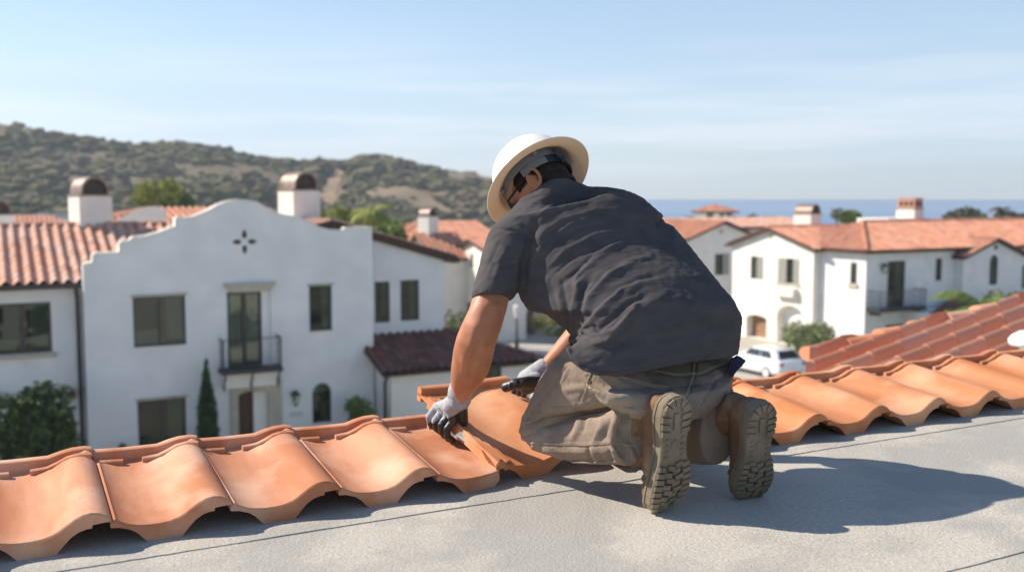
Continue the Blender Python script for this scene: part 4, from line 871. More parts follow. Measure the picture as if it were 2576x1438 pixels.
def tile_mesh(Wd=.2797, xmax=None, Ln=.465, seed=0, ribs=False):
    k = Wd / .278; rs = random.Random(seed); mb = MB()
    if xmax:
        top = [p for p in TOP if p[0] <= .11] + [(x, .0405 + .03 * (x - .11)) for x in (.13, .15, .17, .19, xmax - .012)] + [(xmax - .004, .0405), (xmax, .034)]
        bot = [(xmax, .016), (xmax - .02, .0)] + [p for p in BOT if p[0] <= .082]
    else: top, bot = TOP, BOT
    if ribs: top = [(x, z if z < .05 else .05 + (z - .05) * .68) if x > .1 else (x, z) for x, z in top]; bot = [(x, z if z < .03 else .03 + (z - .03) * .45) if x > .16 else (x, z) for x, z in bot]
    tx = np.array([p[0] for p in top]); tz = np.array([p[1] for p in top])
    head = lambda z, y: z if y < .385 else (z - max(0, z - .052) * .75 * min(1, (y - .385) / .02))
    def ring(y, ins=0, drop=0):
        r = []
        for x, z in top: r.append(Vector((x * k, y, head(z, y) - drop + .12 * y)))
        for x, z in bot: r.append(Vector((x * k, y + ins, z + (.12 * y if not (y < .02) else .12 * y) + (0 if z < .001 and y < .01 else 0))))
        return r
    rings = []
    ys = [0, .0035] + [.03, .1, .2, .3, .37, .385, .392, .398, .405, .42, .44, Ln]
    for y in ys:
        r = []
        for i, (x, z) in enumerate(top):
            zz = head(z, y) + .12 * y - (.0035 if y == 0 else 0); yy = y + (0.0016 * noise.noise(Vector((x * 40, seed, 0))) if y < .01 else 0)
            if xmax and x > .1: yy += (x - .1) ** 2 * 2.2 * (1 if y < .2 else -.0)
            r.append(Vector((x * k, yy, zz)))
        for x, z in bot:
            yy = y
            if xmax and x > .1: yy += (x - .1) ** 2 * 2.2 * (1 if y < .2 else 0)
            zb = min(z, .05) if y > .3 else z
            r.append(Vector((x * k, yy, (zb if y < .01 else max(zb, 0)) + .12 * y)))
        rings.append(r)
    mb.loft(rings)
    def bar(pts, y0, y1, h0=.0):   # pts: (x, z_bottom, z_top)
        rg = []
        for x, zb, zt in pts:
            w = rs.uniform(-.0008, .0008); rg.append([Vector((x * k, y0 + w, zb + .12 * y0)), Vector((x * k, y1, zb + .12 * y1)), Vector((x * k, y1, zt + .12 * y1 - .001)), Vector((x * k, y1 - .003, zt + .12 * y1)), Vector((x * k, y0 + .003 + w, zt + .12 * y0)), Vector((x * k, y0 + w, zt - .002 + .12 * y0))])
        mb.loft(rg)
    e = (xmax or .279)
    if xmax: bar([(.0, .03, .072), (.08, .03, .071), (e - .004, .03, .071)], .444, Ln + .002); bar([(.15, .03, .058), (.19, .03, .060), (e, .03, .064)], .407, .421)
    elif ribs: bar([(.0, .03, .074), (.08, .03, .071), (.17, .03, .071), (.21, .035, .074), (.279, .035, .075)], .444, Ln + .002)
    else:
        bar([(.002, .03, .074), (.08, .03, .071), (.17, .03, .071), (.20, .04, .080), (.23, .04, .086), (.262, .04, .087), (.279, .04, .083)], .444, Ln + .002)
    if not xmax and not ribs:
        bar([(.125, .03, .055), (.165, .03, .058), (.19, .03, .068), (.215, .03, .080), (.245, .03, .0855), (.275, .03, .083)], .407, .421)
        bar([(.25, .03, .079), (.262, .03, .083), (.272, .03, .080)], .42, .446)
    bar([(.012, .03, .058), (.075, .03, .055)], .407, .421)
    if ribs:
        for x, zt, y0 in ((.006, .068, .0), (.021, .0615, .02), (.034, .0585, .008), (.046, .053, .02)):
            w = .005; rg = [[Vector(((x + a) * k, y, zz + .12 * y)) for a, zz in ((-w, .03), (w, .03), (w * .7, zt), (-w * .7, zt))] for y in (y0, .2, .405)]; mb.loft(rg)
    me = mb.mesh('clay_tile'); bm = bmesh.new(); bm.from_mesh(me); bmesh.ops.remove_doubles(bm, verts=bm.verts, dist=1e-6); bmesh.ops.recalc_face_normals(bm, faces=bm.faces); bm.to_mesh(me); bm.free()
    return me
tmA = tile_mesh(seed=1); tmB = tile_mesh(.3005, seed=2); tmC = tile_mesh(xmax=.205, seed=3); tmH = tile_mesh(.345, seed=4, ribs=True)
def tile_obj(me, mt, M, label, group=None):
    o = put('roof_tile', me, mt, None, 30); o.matrix_world = M; return tag(o, label, 'roof tile', group)
rs = random.Random(9)
labs = {0: 'salmon terracotta tile at the lower left corner of the photo, cut by the frame', 1: 'terracotta tile second from the left frame edge, with a small dark speck', 2: 'terracotta tile third from the left, directly left of the last full one', 3: 'terracotta tile next to the last before the gloved hand, with the bright crest', 4: 'flat cut end tile with a chipped rounded corner beneath the left glove'}
for i in range(-2, 5):
    M = LM(i * .2797 + rs.uniform(-.001, .001), rs.uniform(-.003, .003), rs.uniform(0, .001), R(rs.uniform(-.35, .35)))
    if i < 0: lab = 'terracotta tile left of the picture edge'; g = 'tiles beyond the left frame edge'
    else: lab = labs[i]; g = 'roof tiles laid left of the worker'
    if i == 0: o0 = tile_obj(tmA, 'clay', M, lab, g)
    elif i == 4: tile_obj(tmC, 'clay', M, lab, g)
    elif i == -2: oA = tile_obj(tmA, 'clay', M, lab, g)
    else: o = oA.copy() if i < 0 else (o0.copy() if i > 0 else None); COL.objects.link(o); o.matrix_world = M; tag(o, lab, 'roof tile', g)
labr = {-3: 'orange tile mostly hidden under the kneeling worker\'s shin', -2: 'orange tile hidden behind the worker\'s right knee', -1: 'orange tile just left of the right boot', 0: 'orange tile whose arch opens right beside the right boot', 1: 'orange tile second to the right of the right boot', 2: 'orange tile third to the right of the right boot', 3: 'orange tile fourth right of the boot, near the right frame edge', 4: 'orange tile at the right frame edge', 5: 'orange tile beyond the right frame edge'}
first = None
for k in range(-3, 6):
    M = LM(.08 + 2.584 + k * .3005 - .0865, rs.uniform(-.003, .003), rs.uniform(0, .001), R(rs.uniform(-.35, .35)))
    if first is None: first = tile_obj(tmB, 'clay2', M, labr[k], 'orange roof tiles laid right of the worker')
    else: o = first.copy(); COL.objects.link(o); o.matrix_world = M; tag(o, labr[k], 'roof tile', 'orange roof tiles laid right of the worker')
# the tile being set: left edge swung out over the roof edge
h0 = W(1249, 1168, 2.80); h1 = W(1033, 1012, 3.20); yv = (h1 - h0).normalized(); xv = (U - yv * U.dot(yv)).normalized(); xv = (xv + Vector((0, 0, -.035))).normalized(); xv = (xv - yv * xv.dot(yv)).normalized(); zv = xv.cross(yv)
HM = Matrix((( xv.x, yv.x, zv.x, 0), (xv.y, yv.y, zv.y, 0), (xv.z, yv.z, zv.z, 0), (0, 0, 0, 1)))
org = h0 - (xv * 0 + zv * .060); HM = Matrix.Translation(org) @ HM
print('HELD', h0, h1, (h1 - h0).length, org, 'low corner', HM @ Vector((.082, 0, 0)), HM @ Vector((.16, 0, 0)), HM @ Vector((.278, 0.0, .06)))
tile_obj(tmH, 'clay2', HM, 'loose orange tile with ribbed left edge being set in place by both gloved hands')
# scrap of flashing under the glove
mb = MB(); MT['zinc'] = nmat('zinc_sheet', (.42, .47, .46), (.34, .39, .38), 6, .4, metal=.3)
q = [W(1146, 1094, 2.86), W(1158, 1086, 2.88), W(1168, 1102, 2.84), W(1173, 1114, 2.82)]; mb.prism([Vector((p.x, p.y, p.z)) for p in q], Vector((0, 0, .002))); tag(mb.build('metal_flashing', 'zinc'), 'small pale metal flashing corner under the left glove', 'flashing')
# ================================================================= NEAR TILE ROOF ON THE RIGHT
nr_ = empty('tile_roof_wing', W(2300, 880, 8).xy.to_3d() + Vector((0, 0, GZ)), 'nearby wing with an old red barrel tile roof rising to the right frame edge', 'building')
H0 = W(2042, 903, 8); v1 = dirv(62) + Vector((0, 0, .112)); v2 = dirv(50) + Vector((0, 0, .1145))
nv = v1.cross(v2).normalized(); nv = nv if nv.z > 0 else -nv
q = dirv(140); q = q + Vector((0, 0, -(nv.x * q.x + nv.y * q.y) / nv.z))
H1 = H0 + v1 * 6.5; e_ = (q - nv * q.dot(nv)).normalized(); gg = v2.normalized(); e_ = nv.cross(gg).normalized()
q4 = dirv(200); q4 = q4 + Vector((0, 0, -(nv.x * q4.x + nv.y * q4.y) / nv.z))
tiled('roof', [H0, H1, H1 + q * 3.3, H0 + q4 * 1.5], nr_, ['roofr', 'fascia'], .235, .10, .42, sub=10, e=e_, slab=.1, stp=.009)
caps('roof_ridge', H0 - v1 * .05 + Vector((0, 0, .02)), H1 + Vector((0, 0, .02)), nr_, 'roofr', .085, .42, .022)
mb = MB(); pl = [H0 + v1 * .3 + q * .1, H1 + q * .3, H1 + q * 3.1, H0 + v1 * .3 + q4 * 1.3]; 
mb.hexa([Vector((p.x, p.y, GZ)) for p in pl] + [p - Vector((0, 0, .25)) for p in pl]); mb.build('wall', 'plaster', nr_)
c = W(2592, 868, 5.6); mb = MB(); rg = []
for z, r in ((-.12, .06), (.0, .06), (.0, .115), (.03, .118), (.055, .10), (.08, .06), (.09, .01)): rg.append([c + Vector((r * math.cos(2 * math.pi * k / 20), r * math.sin(2 * math.pi * k / 20), z)) for k in range(20)])
mb.loft(rg); tag(mb.build('roof_vent', 'carp', None, True), 'small white domed roof vent at the right frame edge behind the tile row', 'roof vent')
# ================================================================= THE WORKER
def ringpts(c, a1, a2, n=28, e=2.0, flat=0):
    out = []
    for k in range(n):
        t = 2 * math.pi * k / n; x = math.cos(t); y = math.sin(t)
        x = math.copysign(abs(x) ** (2 / e), x); y = math.copysign(abs(y) ** (2 / e), y)
        out.append(c + a1 * x + a2 * y)
    return out
def rings_px(lst, n=28, e=2.1):
    """lst: ((xl,yl,Yl),(xr,yr,Yr), half depth[, a2])"""
    P = [(W(*l[0]), W(*l[1])) for l in lst]; C = [(a + b) / 2 for a, b in P]; rg = []
    for i, l in enumerate(lst):
        a1 = (P[i][1] - P[i][0]) / 2; t = (C[min(i + 1, len(C) - 1)] - C[max(i - 1, 0)]).normalized()
        a2 = l[3] if len(l) > 3 else a1.cross(t).normalized() * l[2]
        if len(l) <= 3 and a2.y > 0: a2 = -a2
        rg.append(ringpts(C[i], a1, a2, n, e))
    return rg
def np_mesh(me):
    co = np.zeros(len(me.vertices) * 3); me.vertices.foreach_get('co', co); no = np.zeros(len(me.vertices) * 3); me.vertices.foreach_get('normal', no)
    return co.reshape(-1, 3), no.reshape(-1, 3)
def set_co(me, co): me.vertices.foreach_set('co', co.ravel()); me.update()
def seg_dist(px, py, pts):
    best = np.full(len(px), 1e9); tt = np.zeros(len(px)); Ls = [0]
    for a, b in zip(pts, pts[1:]): Ls.append(Ls[-1] + math.hypot(b[0] - a[0], b[1] - a[1]))
    sgn = np.zeros(len(px))
    for i, (a, b) in enumerate(zip(pts, pts[1:])):
        dx, dy = b[0] - a[0], b[1] - a[1]; L2 = dx * dx + dy * dy; t = np.clip(((px - a[0]) * dx + (py - a[1]) * dy) / L2, 0, 1)
        ex = px - a[0] - t * dx; ey = py - a[1] - t * dy; d = np.hypot(ex, ey); m = d < best
        best[m] = d[m]; tt[m] = (Ls[i] + t[m] * math.sqrt(L2)) / Ls[-1]; sgn[m] = np.sign(dx * ey - dy * ex)[m]
    return best, tt, sgn
def sculpt(me, folds, front=.05):
    """folds: (points px, width px, height mm[, sharp]) raised (+) or sunk (-) along the surface normal, on the side turned to the photographer"""
    co, no = np_mesh(me); px, py = proj(co); vd = np.array(CAM) - co; vd /= np.linalg.norm(vd, axis=1)[:, None]; f = np.clip(((no * vd).sum(1) - front) * 5, 0, 1)
    disp = np.zeros(len(co))
    for fo in folds:
        pts, wd, h = fo[:3]; d, t, sg = seg_dist(px, py, pts); fade = np.clip(np.minimum(t, 1 - t) * 4 + .15, 0, 1)
        if len(fo) > 3 and fo[3] == 'line': fade = 1
        g = np.exp(-(d / wd) ** 2)
        if len(fo) > 3 and fo[3] == 'fold': g = np.where(sg > 0, np.exp(-(d / (wd * .45)) ** 2), np.exp(-(d / (wd * 1.5)) ** 2))
        disp += h * .001 * g * fade
    co += no * (disp * f)[:, None]; set_co(me, co)
def ripple(me, amp, scale, dirn, stretch=4, seed=0, mask=None):
    co, no = np_mesh(me); d = Vector(dirn).normalized(); q = d.rotation_difference(Vector((1, 0, 0))); out = np.zeros(len(co))
    for i, c in enumerate(co):
        v = q @ Vector(c); out[i] = noise.noise(Vector((v.x * scale / stretch, v.y * scale, v.z * scale + seed)))
    if mask is not None: out *= mask(co)
    co += no * (out * amp)[:, None]; set_co(me, co)
def fit(me, left=None, right=None, bottom=None, lmin=0, top=None):
    """shape a garment: scale its half-widths (and hem) so its outline has the measured width at each height"""
    co, _ = np_mesh(me); px, py = proj(co); dep = (co - np.array(CAM)) @ np.array(FW); ys = np.arange(py.min(), py.max() + 6, 6); lo = []; hi = []
    for y in ys:
        m = (abs(py - y) < 7) & (px > lmin); lo.append(px[m].min() if m.any() else np.nan); hi.append(px[m].max() if m.any() else np.nan)
    ok = ~np.isnan(lo); lo = np.interp(py, ys[ok], np.array(lo)[ok]); hi = np.interp(py, ys[ok], np.array(hi)[ok]); xm = (lo + hi) / 2; dx = np.zeros(len(px))
    for tgt, cur, side in ((left, lo, -1), (right, hi, 1)):
        if not tgt: continue
        T_ = np.array(sorted((b, a) for a, b in tgt)); want = np.interp(py, T_[:, 0], T_[:, 1]); w_ = np.clip((py - T_[0, 0]) / 12 + 1, 0, 1) * np.clip((T_[-1, 0] - py) / 12 + 1, 0, 1)
        u_ = np.clip((px - xm) / (cur - xm), 0, 1) * (px > lmin); s_ = u_ * u_ * (3 - 2 * u_); dx += (want - cur) * s_ * w_
    co += np.array(RT) * (dx * dep / FOC)[:, None]
    if top:
        px, py = proj(co); xs_ = np.arange(px.min(), px.max() + 8, 8); tp = np.array([py[abs(px - x) < 9].min() if (abs(px - x) < 9).any() else np.nan for x in xs_]); ok = ~np.isnan(tp)
        cur = np.interp(px, xs_[ok], tp[ok]); B_ = np.array(top); want = np.interp(px, B_[:, 0], B_[:, 1]); inx = np.clip((px - B_[0, 0]) / 30, 0, 1) * np.clip((B_[-1, 0] - px) / 50, 0, 1)
        u_ = np.clip((cur + 110 - py) / 110, 0, 1); co += np.array(UP) * (-(want - cur) * u_ * inx * dep / FOC)[:, None]
    if bottom:
        px, py = proj(co); xs_ = np.arange(px.min(), px.max() + 8, 8); bt = np.array([py[abs(px - x) < 9].max() if (abs(px - x) < 9).any() else np.nan for x in xs_]); ok = ~np.isnan(bt)
        cur = np.interp(px, xs_[ok], bt[ok]); B_ = np.array(bottom); want = np.interp(px, B_[:, 0], B_[:, 1]); inx = np.clip((px - B_[0, 0]) / 10 + 1, 0, 1)
        u_ = np.clip((py - (cur - 130)) / 130, 0, 1); co += np.array(UP) * (-(want - cur) * u_ * inx * dep / FOC)[:, None]
    set_co(me, co)
HEM = [(1426, 890), (1440, 915), (1465, 934), (1504, 945), (1571, 946), (1652, 929), (1745, 911), (1800, 905), (1858, 900)]
MT['skin'] = nmat('sunned_skin', (.44, .185, .095), (.36, .14, .07), 16, .5, .35, 160, .0015, .35, sss=.06, c3=(.50, .23, .15), s3=7)
MT['hair'] = nmat('short_black_hair', (.018, .013, .011), (.035, .024, .018), 90, .8, .8, 260, .003, stretch=(1, 1, .3))
MT['shirt'] = nmat('charcoal_cotton', (.066, .060, .063), (.084, .077, .079), 14, .92, .35, 420, .0009, .15, stretch=(1, 1, 2.2))
MT['pants'] = nmat('khaki_canvas', (.265, .20, .155), (.21, .158, .12), 9, .9, .3, 500, .0009, .2, c3=(.32, .25, .19), s3=6)
MT['stitch'] = nmat('tan_thread', (.34, .29, .21), None, rough=.9)
MT['leather'] = nmat('tan_boot_leather', (.21, .115, .065), (.15, .08, .045), 10, .75, .4, 120, .0012, .25, c3=(.34, .22, .13), s3=9)
MT['sole'] = nmat('dusty_rubber_sole', (.16, .13, .09), (.22, .18, .13), 14, .9, .5, 120, .001, .2, c3=(.27, .22, .16), s3=8)
MT['knit'] = nmat('grey_knit_glove', (.40, .40, .42), (.33, .33, .36), 60, .9, .6, 500, .0008, .2)
MT['nitrile'] = nmat('black_nitrile_coating', (.02, .02, .021), (.035, .035, .035), 30, .42, .5, 120, .0015, .5)
MT['hat'] = nmat('white_hat_shell', (.86, .85, .82), (.82, .81, .78), 6, .38, .05, 30, .002, .4, trans=.15)
MT['hatin'] = nmat('hat_inside_warm_bounce', (.84, .66, .46), (.78, .60, .42), 6, .5, .05, 30, .002, .3, trans=.35)  # peach tone paints warm bounce light into the underside of the hat
MT['strap'] = nmat('grey_hat_suspension', (.20, .21, .23), (.17, .18, .2), 20, .6)
MT['knobm'] = nmat('dark_blue_ratchet', (.03, .04, .055), None, rough=.5)
MT['navy'] = nmat('navy_cloth', (.02, .022, .05), (.03, .03, .06), 20, .9)
V3 = Vector
# ---- skeleton
Bc = W(1350, 455, 3.10); Uh = V3((-.43, .64, .63)).normalized(); fa = V3((-.75, .62, 0)); Fh = (fa - Uh * fa.dot(Uh)).normalized(); Rh = Fh.cross(Uh)
HD = Bc - Uh * .045 - Fh * .0
shL = V3((.03, 2.97, .68)); shR = V3((.34, 3.16, .73)); C7 = W(1425, 505, 3.06)
elR = V3((.33, 3.24, .50)); wrR = W(1376, 926, 3.19); hipL = V3((.36, 2.68, .34)); hipR = V3((.52, 2.80, .34)); knL = W(1345, 1085, 2.83); knR = W(1580, 1100, 3.02)
anL = W(1600, 1090, 2.55); anR = W(1835, 1095, 2.68)
# ---- body: one continuous mesh (head, neck, trunk, arms, legs)
mb = MB(); hm = Matrix((Rh, Fh, Uh)).transposed()
H = lambda r, f, u: HD + Rh * r + Fh * f + Uh * u
mb.ball(HD + Uh * .02, (.076, .097, .085), 20, rot=hm); mb.ball(H(0, .022, -.045), (.062, .075, .075), 16, rot=hm); mb.ball(H(0, .052, -.088), (.036, .036, .032), 12, rot=hm)
mb.tube([H(0, .088, -.005), H(0, .112, -.036), H(0, .096, -.046)], [.008, .013, .013], 8)      # nose
mb.ball(H(0, .088, -.066), (.024, .012, .008), 10, rot=hm); mb.ball(H(0, .085, -.077), (.021, .011, .008), 10, rot=hm)  # lips
mb.tube([H(-.045, .078, .018), H(0, .092, .016), H(.045, .078, .018)], [.008, .010, .008], 8)  # brow
for sg in (-1, 1):
    mb.ball(H(sg * .03, .074, -.002), (.014, .012, .010), 10, rot=hm)
    rot = hm @ Matrix.Rotation(sg * .35, 3, 'Z')
    ear = [H(sg * (.078 + .006 * math.sin(a)), -.012 + .021 * math.cos(a) - .004, -.012 + .034 * math.sin(a)) for a in [2 * math.pi * k / 14 for k in range(15)]]
    ear = [p + Rh * sg * (.010 if k in range(5, 11) else .002) - Fh * .006 for k, p in enumerate(ear)]
    mb.tube(ear, .0062, 8); mb.ball(H(sg * .077, -.014, -.014), (.007, .018, .028), 10, rot=hm); mb.ball(H(sg * .078, -.004, -.045), (.007, .009, .010), 8, rot=hm)
neckU = H(0, -.02, -.06); mb.capsule([neckU, neckU.lerp(C7, .5), C7], [.055, .054, .056], 16)
mb.ball(HD + Uh * -.03 - Fh * .045, (.055, .045, .06), 14, rot=hm)
mb.capsule([C7 - V3((0, 0, .04)), (shL + shR) / 2 - V3((0, -.02, .10)), V3((.35, 3.04, .50)), V3((.44, 2.90, .36))], [.05, .09, .09, .06], 16)
mb.capsule([C7 - V3((0, 0, .08)), shL], [.05, .05], 14); mb.capsule([C7 - V3((0, 0, .10)), shR - V3((0, 0, .03))], [.04, .04], 14)
armL = rings_px([((1262, 600, 2.92), (1322, 612, 2.93), .04), ((1228, 650, 2.87), (1310, 665, 2.88), .045), ((1196, 728, 2.80), (1283, 735, 2.82), .048), ((1180, 775, 2.77), (1274, 782, 2.79), .050), ((1163, 812, 2.76), (1262, 822, 2.78), .050), ((1148, 850, 2.76), (1248, 858, 2.78), .053), ((1139, 885, 2.78), (1240, 895, 2.80), .052), ((1134, 925, 2.82), (1230, 932, 2.83), .047), ((1134, 955, 2.86), (1208, 963, 2.87), .038), ((1138, 982, 2.90), (1187, 990, 2.90), .030), ((1140, 1003, 2.93), (1178, 1012, 2.93), .027)], 24, 2.0)
mb.loft(armL); mb.ball(shL, .045, 14)
mb.capsule([shR, shR.lerp(elR, .5), elR, elR.lerp(wrR, .35), wrR], [.050, .050, .044, .046, .030], 16)
hipL += V3((.03, .12, -.02)); hipR += V3((-.02, .10, -.02)); mb.capsule([hipL, hipL.lerp(knL, .5), knL, knL.lerp(anL, .4), knL.lerp(anL, .8)], [.06, .046, .030, .032, .022], 14); mb.capsule([hipR, hipR.lerp(knR, .5), knR, knR.lerp(anR, .4), knR.lerp(anR, .8)], [.07, .06, .038, .038, .022], 14)
me = remesh(mb, .0042, 8)
sculpt(me, [([(1198, 800), (1190, 850), (1172, 905)], 14, 4), ([(1215, 770), (1205, 835)], 12, 2.5), ([(1205, 862), (1188, 900), (1180, 960)], 5, -3.5), ([(1168, 890), (1166, 950)], 8, 3.0), ([(1206, 905), (1192, 960)], 7, 2.5), ([(1222, 835), (1215, 880)], 7, 2), ([(1196, 852), (1212, 858)], 5, -2)])
ripple(me, .0012, 28, (0, 0, 1), 3)
person = put('person', me, 'skin', None, True); tag(person, 'kneeling worker in white hard hat, charcoal T-shirt, khaki trousers and work gloves laying roof tiles', 'person')
# ---- hair
mb = MB(); mb.ball(HD + Uh * .022 - Fh * .003, (.080, .0985, .087), 24, rot=hm); mb.ball(H(0, -.035, -.042), (.066, .066, .062), 20, rot=hm)
me = remesh(mb, .004, 6); ripple(me, .002, 120, tuple(Uh), 3)
bm = bmesh.new(); bm.from_mesh(me); dl = []
for v in bm.verts:
    q = v.co - HD; r, f_, u_ = q.dot(Rh), q.dot(Fh), q.dot(Uh)
    if f_ > .05 or (f_ > -.028 and u_ < .0) or (u_ < -.060 and f_ < .0) or u_ < -.083: dl.append(v)
bmesh.ops.delete(bm, geom=dl, context='VERTS'); bm.to_mesh(me); bm.free(); put('hair', me, 'hair', person, True)
# ---- shirt
Y_ = lambda *a: a
torso = rings_px([
    ((1390, 492, 2.93), (1460, 484, 3.00), .050), ((1370, 494, 2.92), (1480, 484, 3.03), .062), ((1315, 514, 2.90), (1540, 482, 3.08), .088),
    ((1254, 560, 2.87), (1600, 487, 3.12), .118), ((1262, 615, 2.86), (1655, 522, 3.12), .135), ((1285, 670, 2.85), (1705, 575, 3.10), .148), ((1312, 732, 2.82), (1765, 650, 3.06), .155),
    ((1350, 775, 2.78), (1818, 717, 3.00), .160), ((1395, 815, 2.73), (1860, 780, 2.94), .165), ((1424, 852, 2.68), (1868, 838, 2.90), .165), ((1428, 880, 2.65), (1864, 872, 2.87), .164, V3((-.03, -.160, -.035))), ((1427, 905, 2.63), (1860, 893, 2.86), .160, V3((-.045, -.160, -.055))), ((1431, 912, 2.63), (1856, 899, 2.86), .1, V3((-.044, -.150, -.056)))], 36, 2.25)
sleeve = rings_px([((1262, 545, 2.88), (1372, 575, 2.93), .070), ((1232, 580, 2.86), (1352, 612, 2.90), .076), ((1212, 640, 2.83), (1335, 672, 2.86), .074), ((1198, 695, 2.81), (1316, 718, 2.83), .070), ((1188, 738, 2.79), (1296, 742, 2.81), .066), ((1186, 750, 2.785), (1289, 752, 2.805), .064)], 28, 2.1)
sm = shR.lerp(elR, .62)
mb = MB(); mb.loft(torso); mb.loft(sleeve); mb.capsule([shR + V3((-.04, -.0, -.05)), shR.lerp(elR, .4), sm], [.07, .075, .075], 18)
me = remesh(mb, .0048, 7)
RSIL = [(1638, 508), (1686, 553), (1727, 601), (1771, 657), (1812, 709), (1849, 757), (1868, 794), (1866, 839), (1861, 883), (1858, 900)]
fit(me, top=[(1470, 465), (1500, 467), (1543, 470), (1585, 481), (1638, 507), (1686, 553), (1727, 601)])
fit(me, [(1372, 792), (1380, 800), (1408, 822), (1429, 852), (1426, 880), (1432, 905)], RSIL, HEM, 1305)
F = [
 # armpit creases
 ([(1352, 545), (1332, 600), (1318, 660), (1313, 720)], 11, -15), ([(1378, 560), (1356, 610), (1340, 665), (1330, 715)], 14, 7), ([(1300, 560), (1322, 590), (1330, 640)], 16, 5), ([(1268, 600), (1290, 640), (1300, 700)], 12, -4), ([(1235, 640), (1225, 700)], 12, 3),
 # long folds drawn from the spine to the flank
 ([(1578, 600), (1504, 635), (1452, 690), (1437, 740)], 10, 9, 'fold'), ([(1522, 622), (1467, 670), (1408, 716)], 8, -7), ([(1600, 660), (1530, 690), (1480, 745), (1462, 800)], 11, 10, 'fold'), ([(1478, 687), (1452, 716), (1437, 783), (1438, 838)], 9, 10, 'fold'), ([(1490, 700), (1468, 730), (1456, 800)], 8, -8),
 ([(1625, 700), (1560, 730), (1500, 785), (1462, 842), (1440, 862)], 11, 12, 'fold'), ([(1640, 735), (1585, 762), (1520, 818), (1485, 850)], 9, -9), ([(1600, 748), (1592, 780), (1545, 828), (1500, 848)], 10, 11, 'fold'), ([(1480, 800), (1470, 830), (1490, 845), (1530, 828)], 7, 9), ([(1495, 812), (1500, 832), (1520, 838)], 6, -9),
 ([(1480, 868), (1525, 862), (1560, 830), (1592, 770)], 9, 9, 'fold'), ([(1450, 880), (1500, 880), (1560, 868), (1600, 830)], 10, -5), ([(1400, 724), (1412, 770), (1427, 825)], 9, 8), ([(1412, 700), (1425, 760), (1434, 810)], 7, -7), ([(1370, 690), (1380, 740), (1402, 790)], 10, 6), ([(1356, 700), (1362, 745), (1382, 790)], 8, -5),
 # stretched wrinkles over the shoulder blade
 ([(1337, 660), (1380, 600), (1440, 562), (1500, 545)], 8, 5), ([(1350, 668), (1400, 610), (1460, 575), (1530, 560)], 6, -5), ([(1365, 690), (1420, 630), (1500, 590), (1570, 575)], 9, 5), ([(1385, 700), (1440, 648), (1510, 615)], 6, -5), ([(1330, 560), (1380, 520), (1440, 500), (1500, 492)], 7, 3), ([(1340, 580), (1400, 535), (1480, 512)], 6, -3), ([(1345, 600), (1410, 552), (1500, 528), (1580, 525)], 7, 3.4), ([(1300, 545), (1350, 505), (1420, 482)], 7, 2.5),
 ([(1345, 540), (1390, 505), (1450, 492)], 5, -2.5), ([(1650, 640), (1580, 660), (1520, 700)], 9, 5), ([(1660, 690), (1600, 705), (1550, 745)], 9, -5), ([(1690, 730), (1640, 760), (1600, 800), (1580, 850)], 14, 6), ([(1720, 790), (1660, 820), (1620, 870)], 12, 4), ([(1830, 770), (1800, 840), (1790, 890)], 14, -4), ([(1850, 790), (1835, 850)], 10, 4),
 # sleeve
 ([(1280, 610), (1255, 660), (1240, 720)], 9, 4), ([(1262, 600), (1238, 650), (1215, 700)], 7, -3.5), ([(1245, 575), (1290, 580), (1335, 598), (1352, 620)], 5, -4, 'line'), ([(1205, 735), (1190, 741), (1240, 744), (1292, 741)], 2.5, -3.2, 'line'), ([(1215, 690), (1250, 700), (1290, 695)], 9, 3), ([(1225, 660), (1270, 670), (1310, 660)], 8, -3),
 # hem stitch
 ([(1428, 892), (1452, 918), (1504, 933), (1571, 934), (1652, 916), (1745, 898), (1858, 884)], 2.6, -3.0, 'line'), ([(1432, 880), (1450, 903), (1500, 920), (1570, 922), (1660, 903), (1750, 887)], 9, 2.2)]
F = [(f_[0], f_[1] * (.78 if f_[1] > 4 else 1), f_[2] * (.72 if len(f_) < 4 or f_[3] == 'fold' else 1), *f_[3:]) for f_ in F]
sculpt(me, F)
ripple(me, .0017, 14, (.80, -.15, .58), 4.5, 3); ripple(me, .0015, 60, (.85, -.1, .5), 6, 8); ripple(me, .0008, 120, (1, 0, .3), 3, 5)
# open the neck and cuffs a little: recess inside the rims
put('shirt', me, 'shirt', person, True)
# ---- trousers
pel = rings_px([((1462, 878, 2.76), (1820, 880, 2.92), .10, V3((0, -.10, -.03))), ((1440, 908, 2.69), (1845, 905, 2.87), .13, V3((-.03, -.105, -.035))), ((1440, 928, 2.67), (1852, 925, 2.87), .155, V3((-.03, -.132, -.030))), ((1450, 950, 2.62), (1846, 945, 2.84), .165, V3((-.02, -.165, -.02))), ((1490, 990, 2.60), (1826, 980, 2.82), .165, V3((0, -.155, -.02))), ((1550, 1022, 2.62), (1792, 1018, 2.80), .14, V3((0, -.125, -.02))), ((1600, 1042, 2.64), (1765, 1040, 2.78), .10, V3((0, -.08, 0)))], 36, 2.2)
thL = rings_px([((1490, 935, 2.80), (1640, 1030, 2.64), .085), ((1428, 884, 2.80), (1570, 1032, 2.60), .115), ((1390, 905, 2.83), (1505, 1038, 2.65), .108), ((1358, 950, 2.86), (1450, 1046, 2.69), .100), ((1332, 1005, 2.87), (1400, 1058, 2.73), .088), ((1312, 1052, 2.87), (1362, 1080, 2.77), .070), ((1306, 1085, 2.86), (1335, 1112, 2.80), .055)], 28, 2.1)
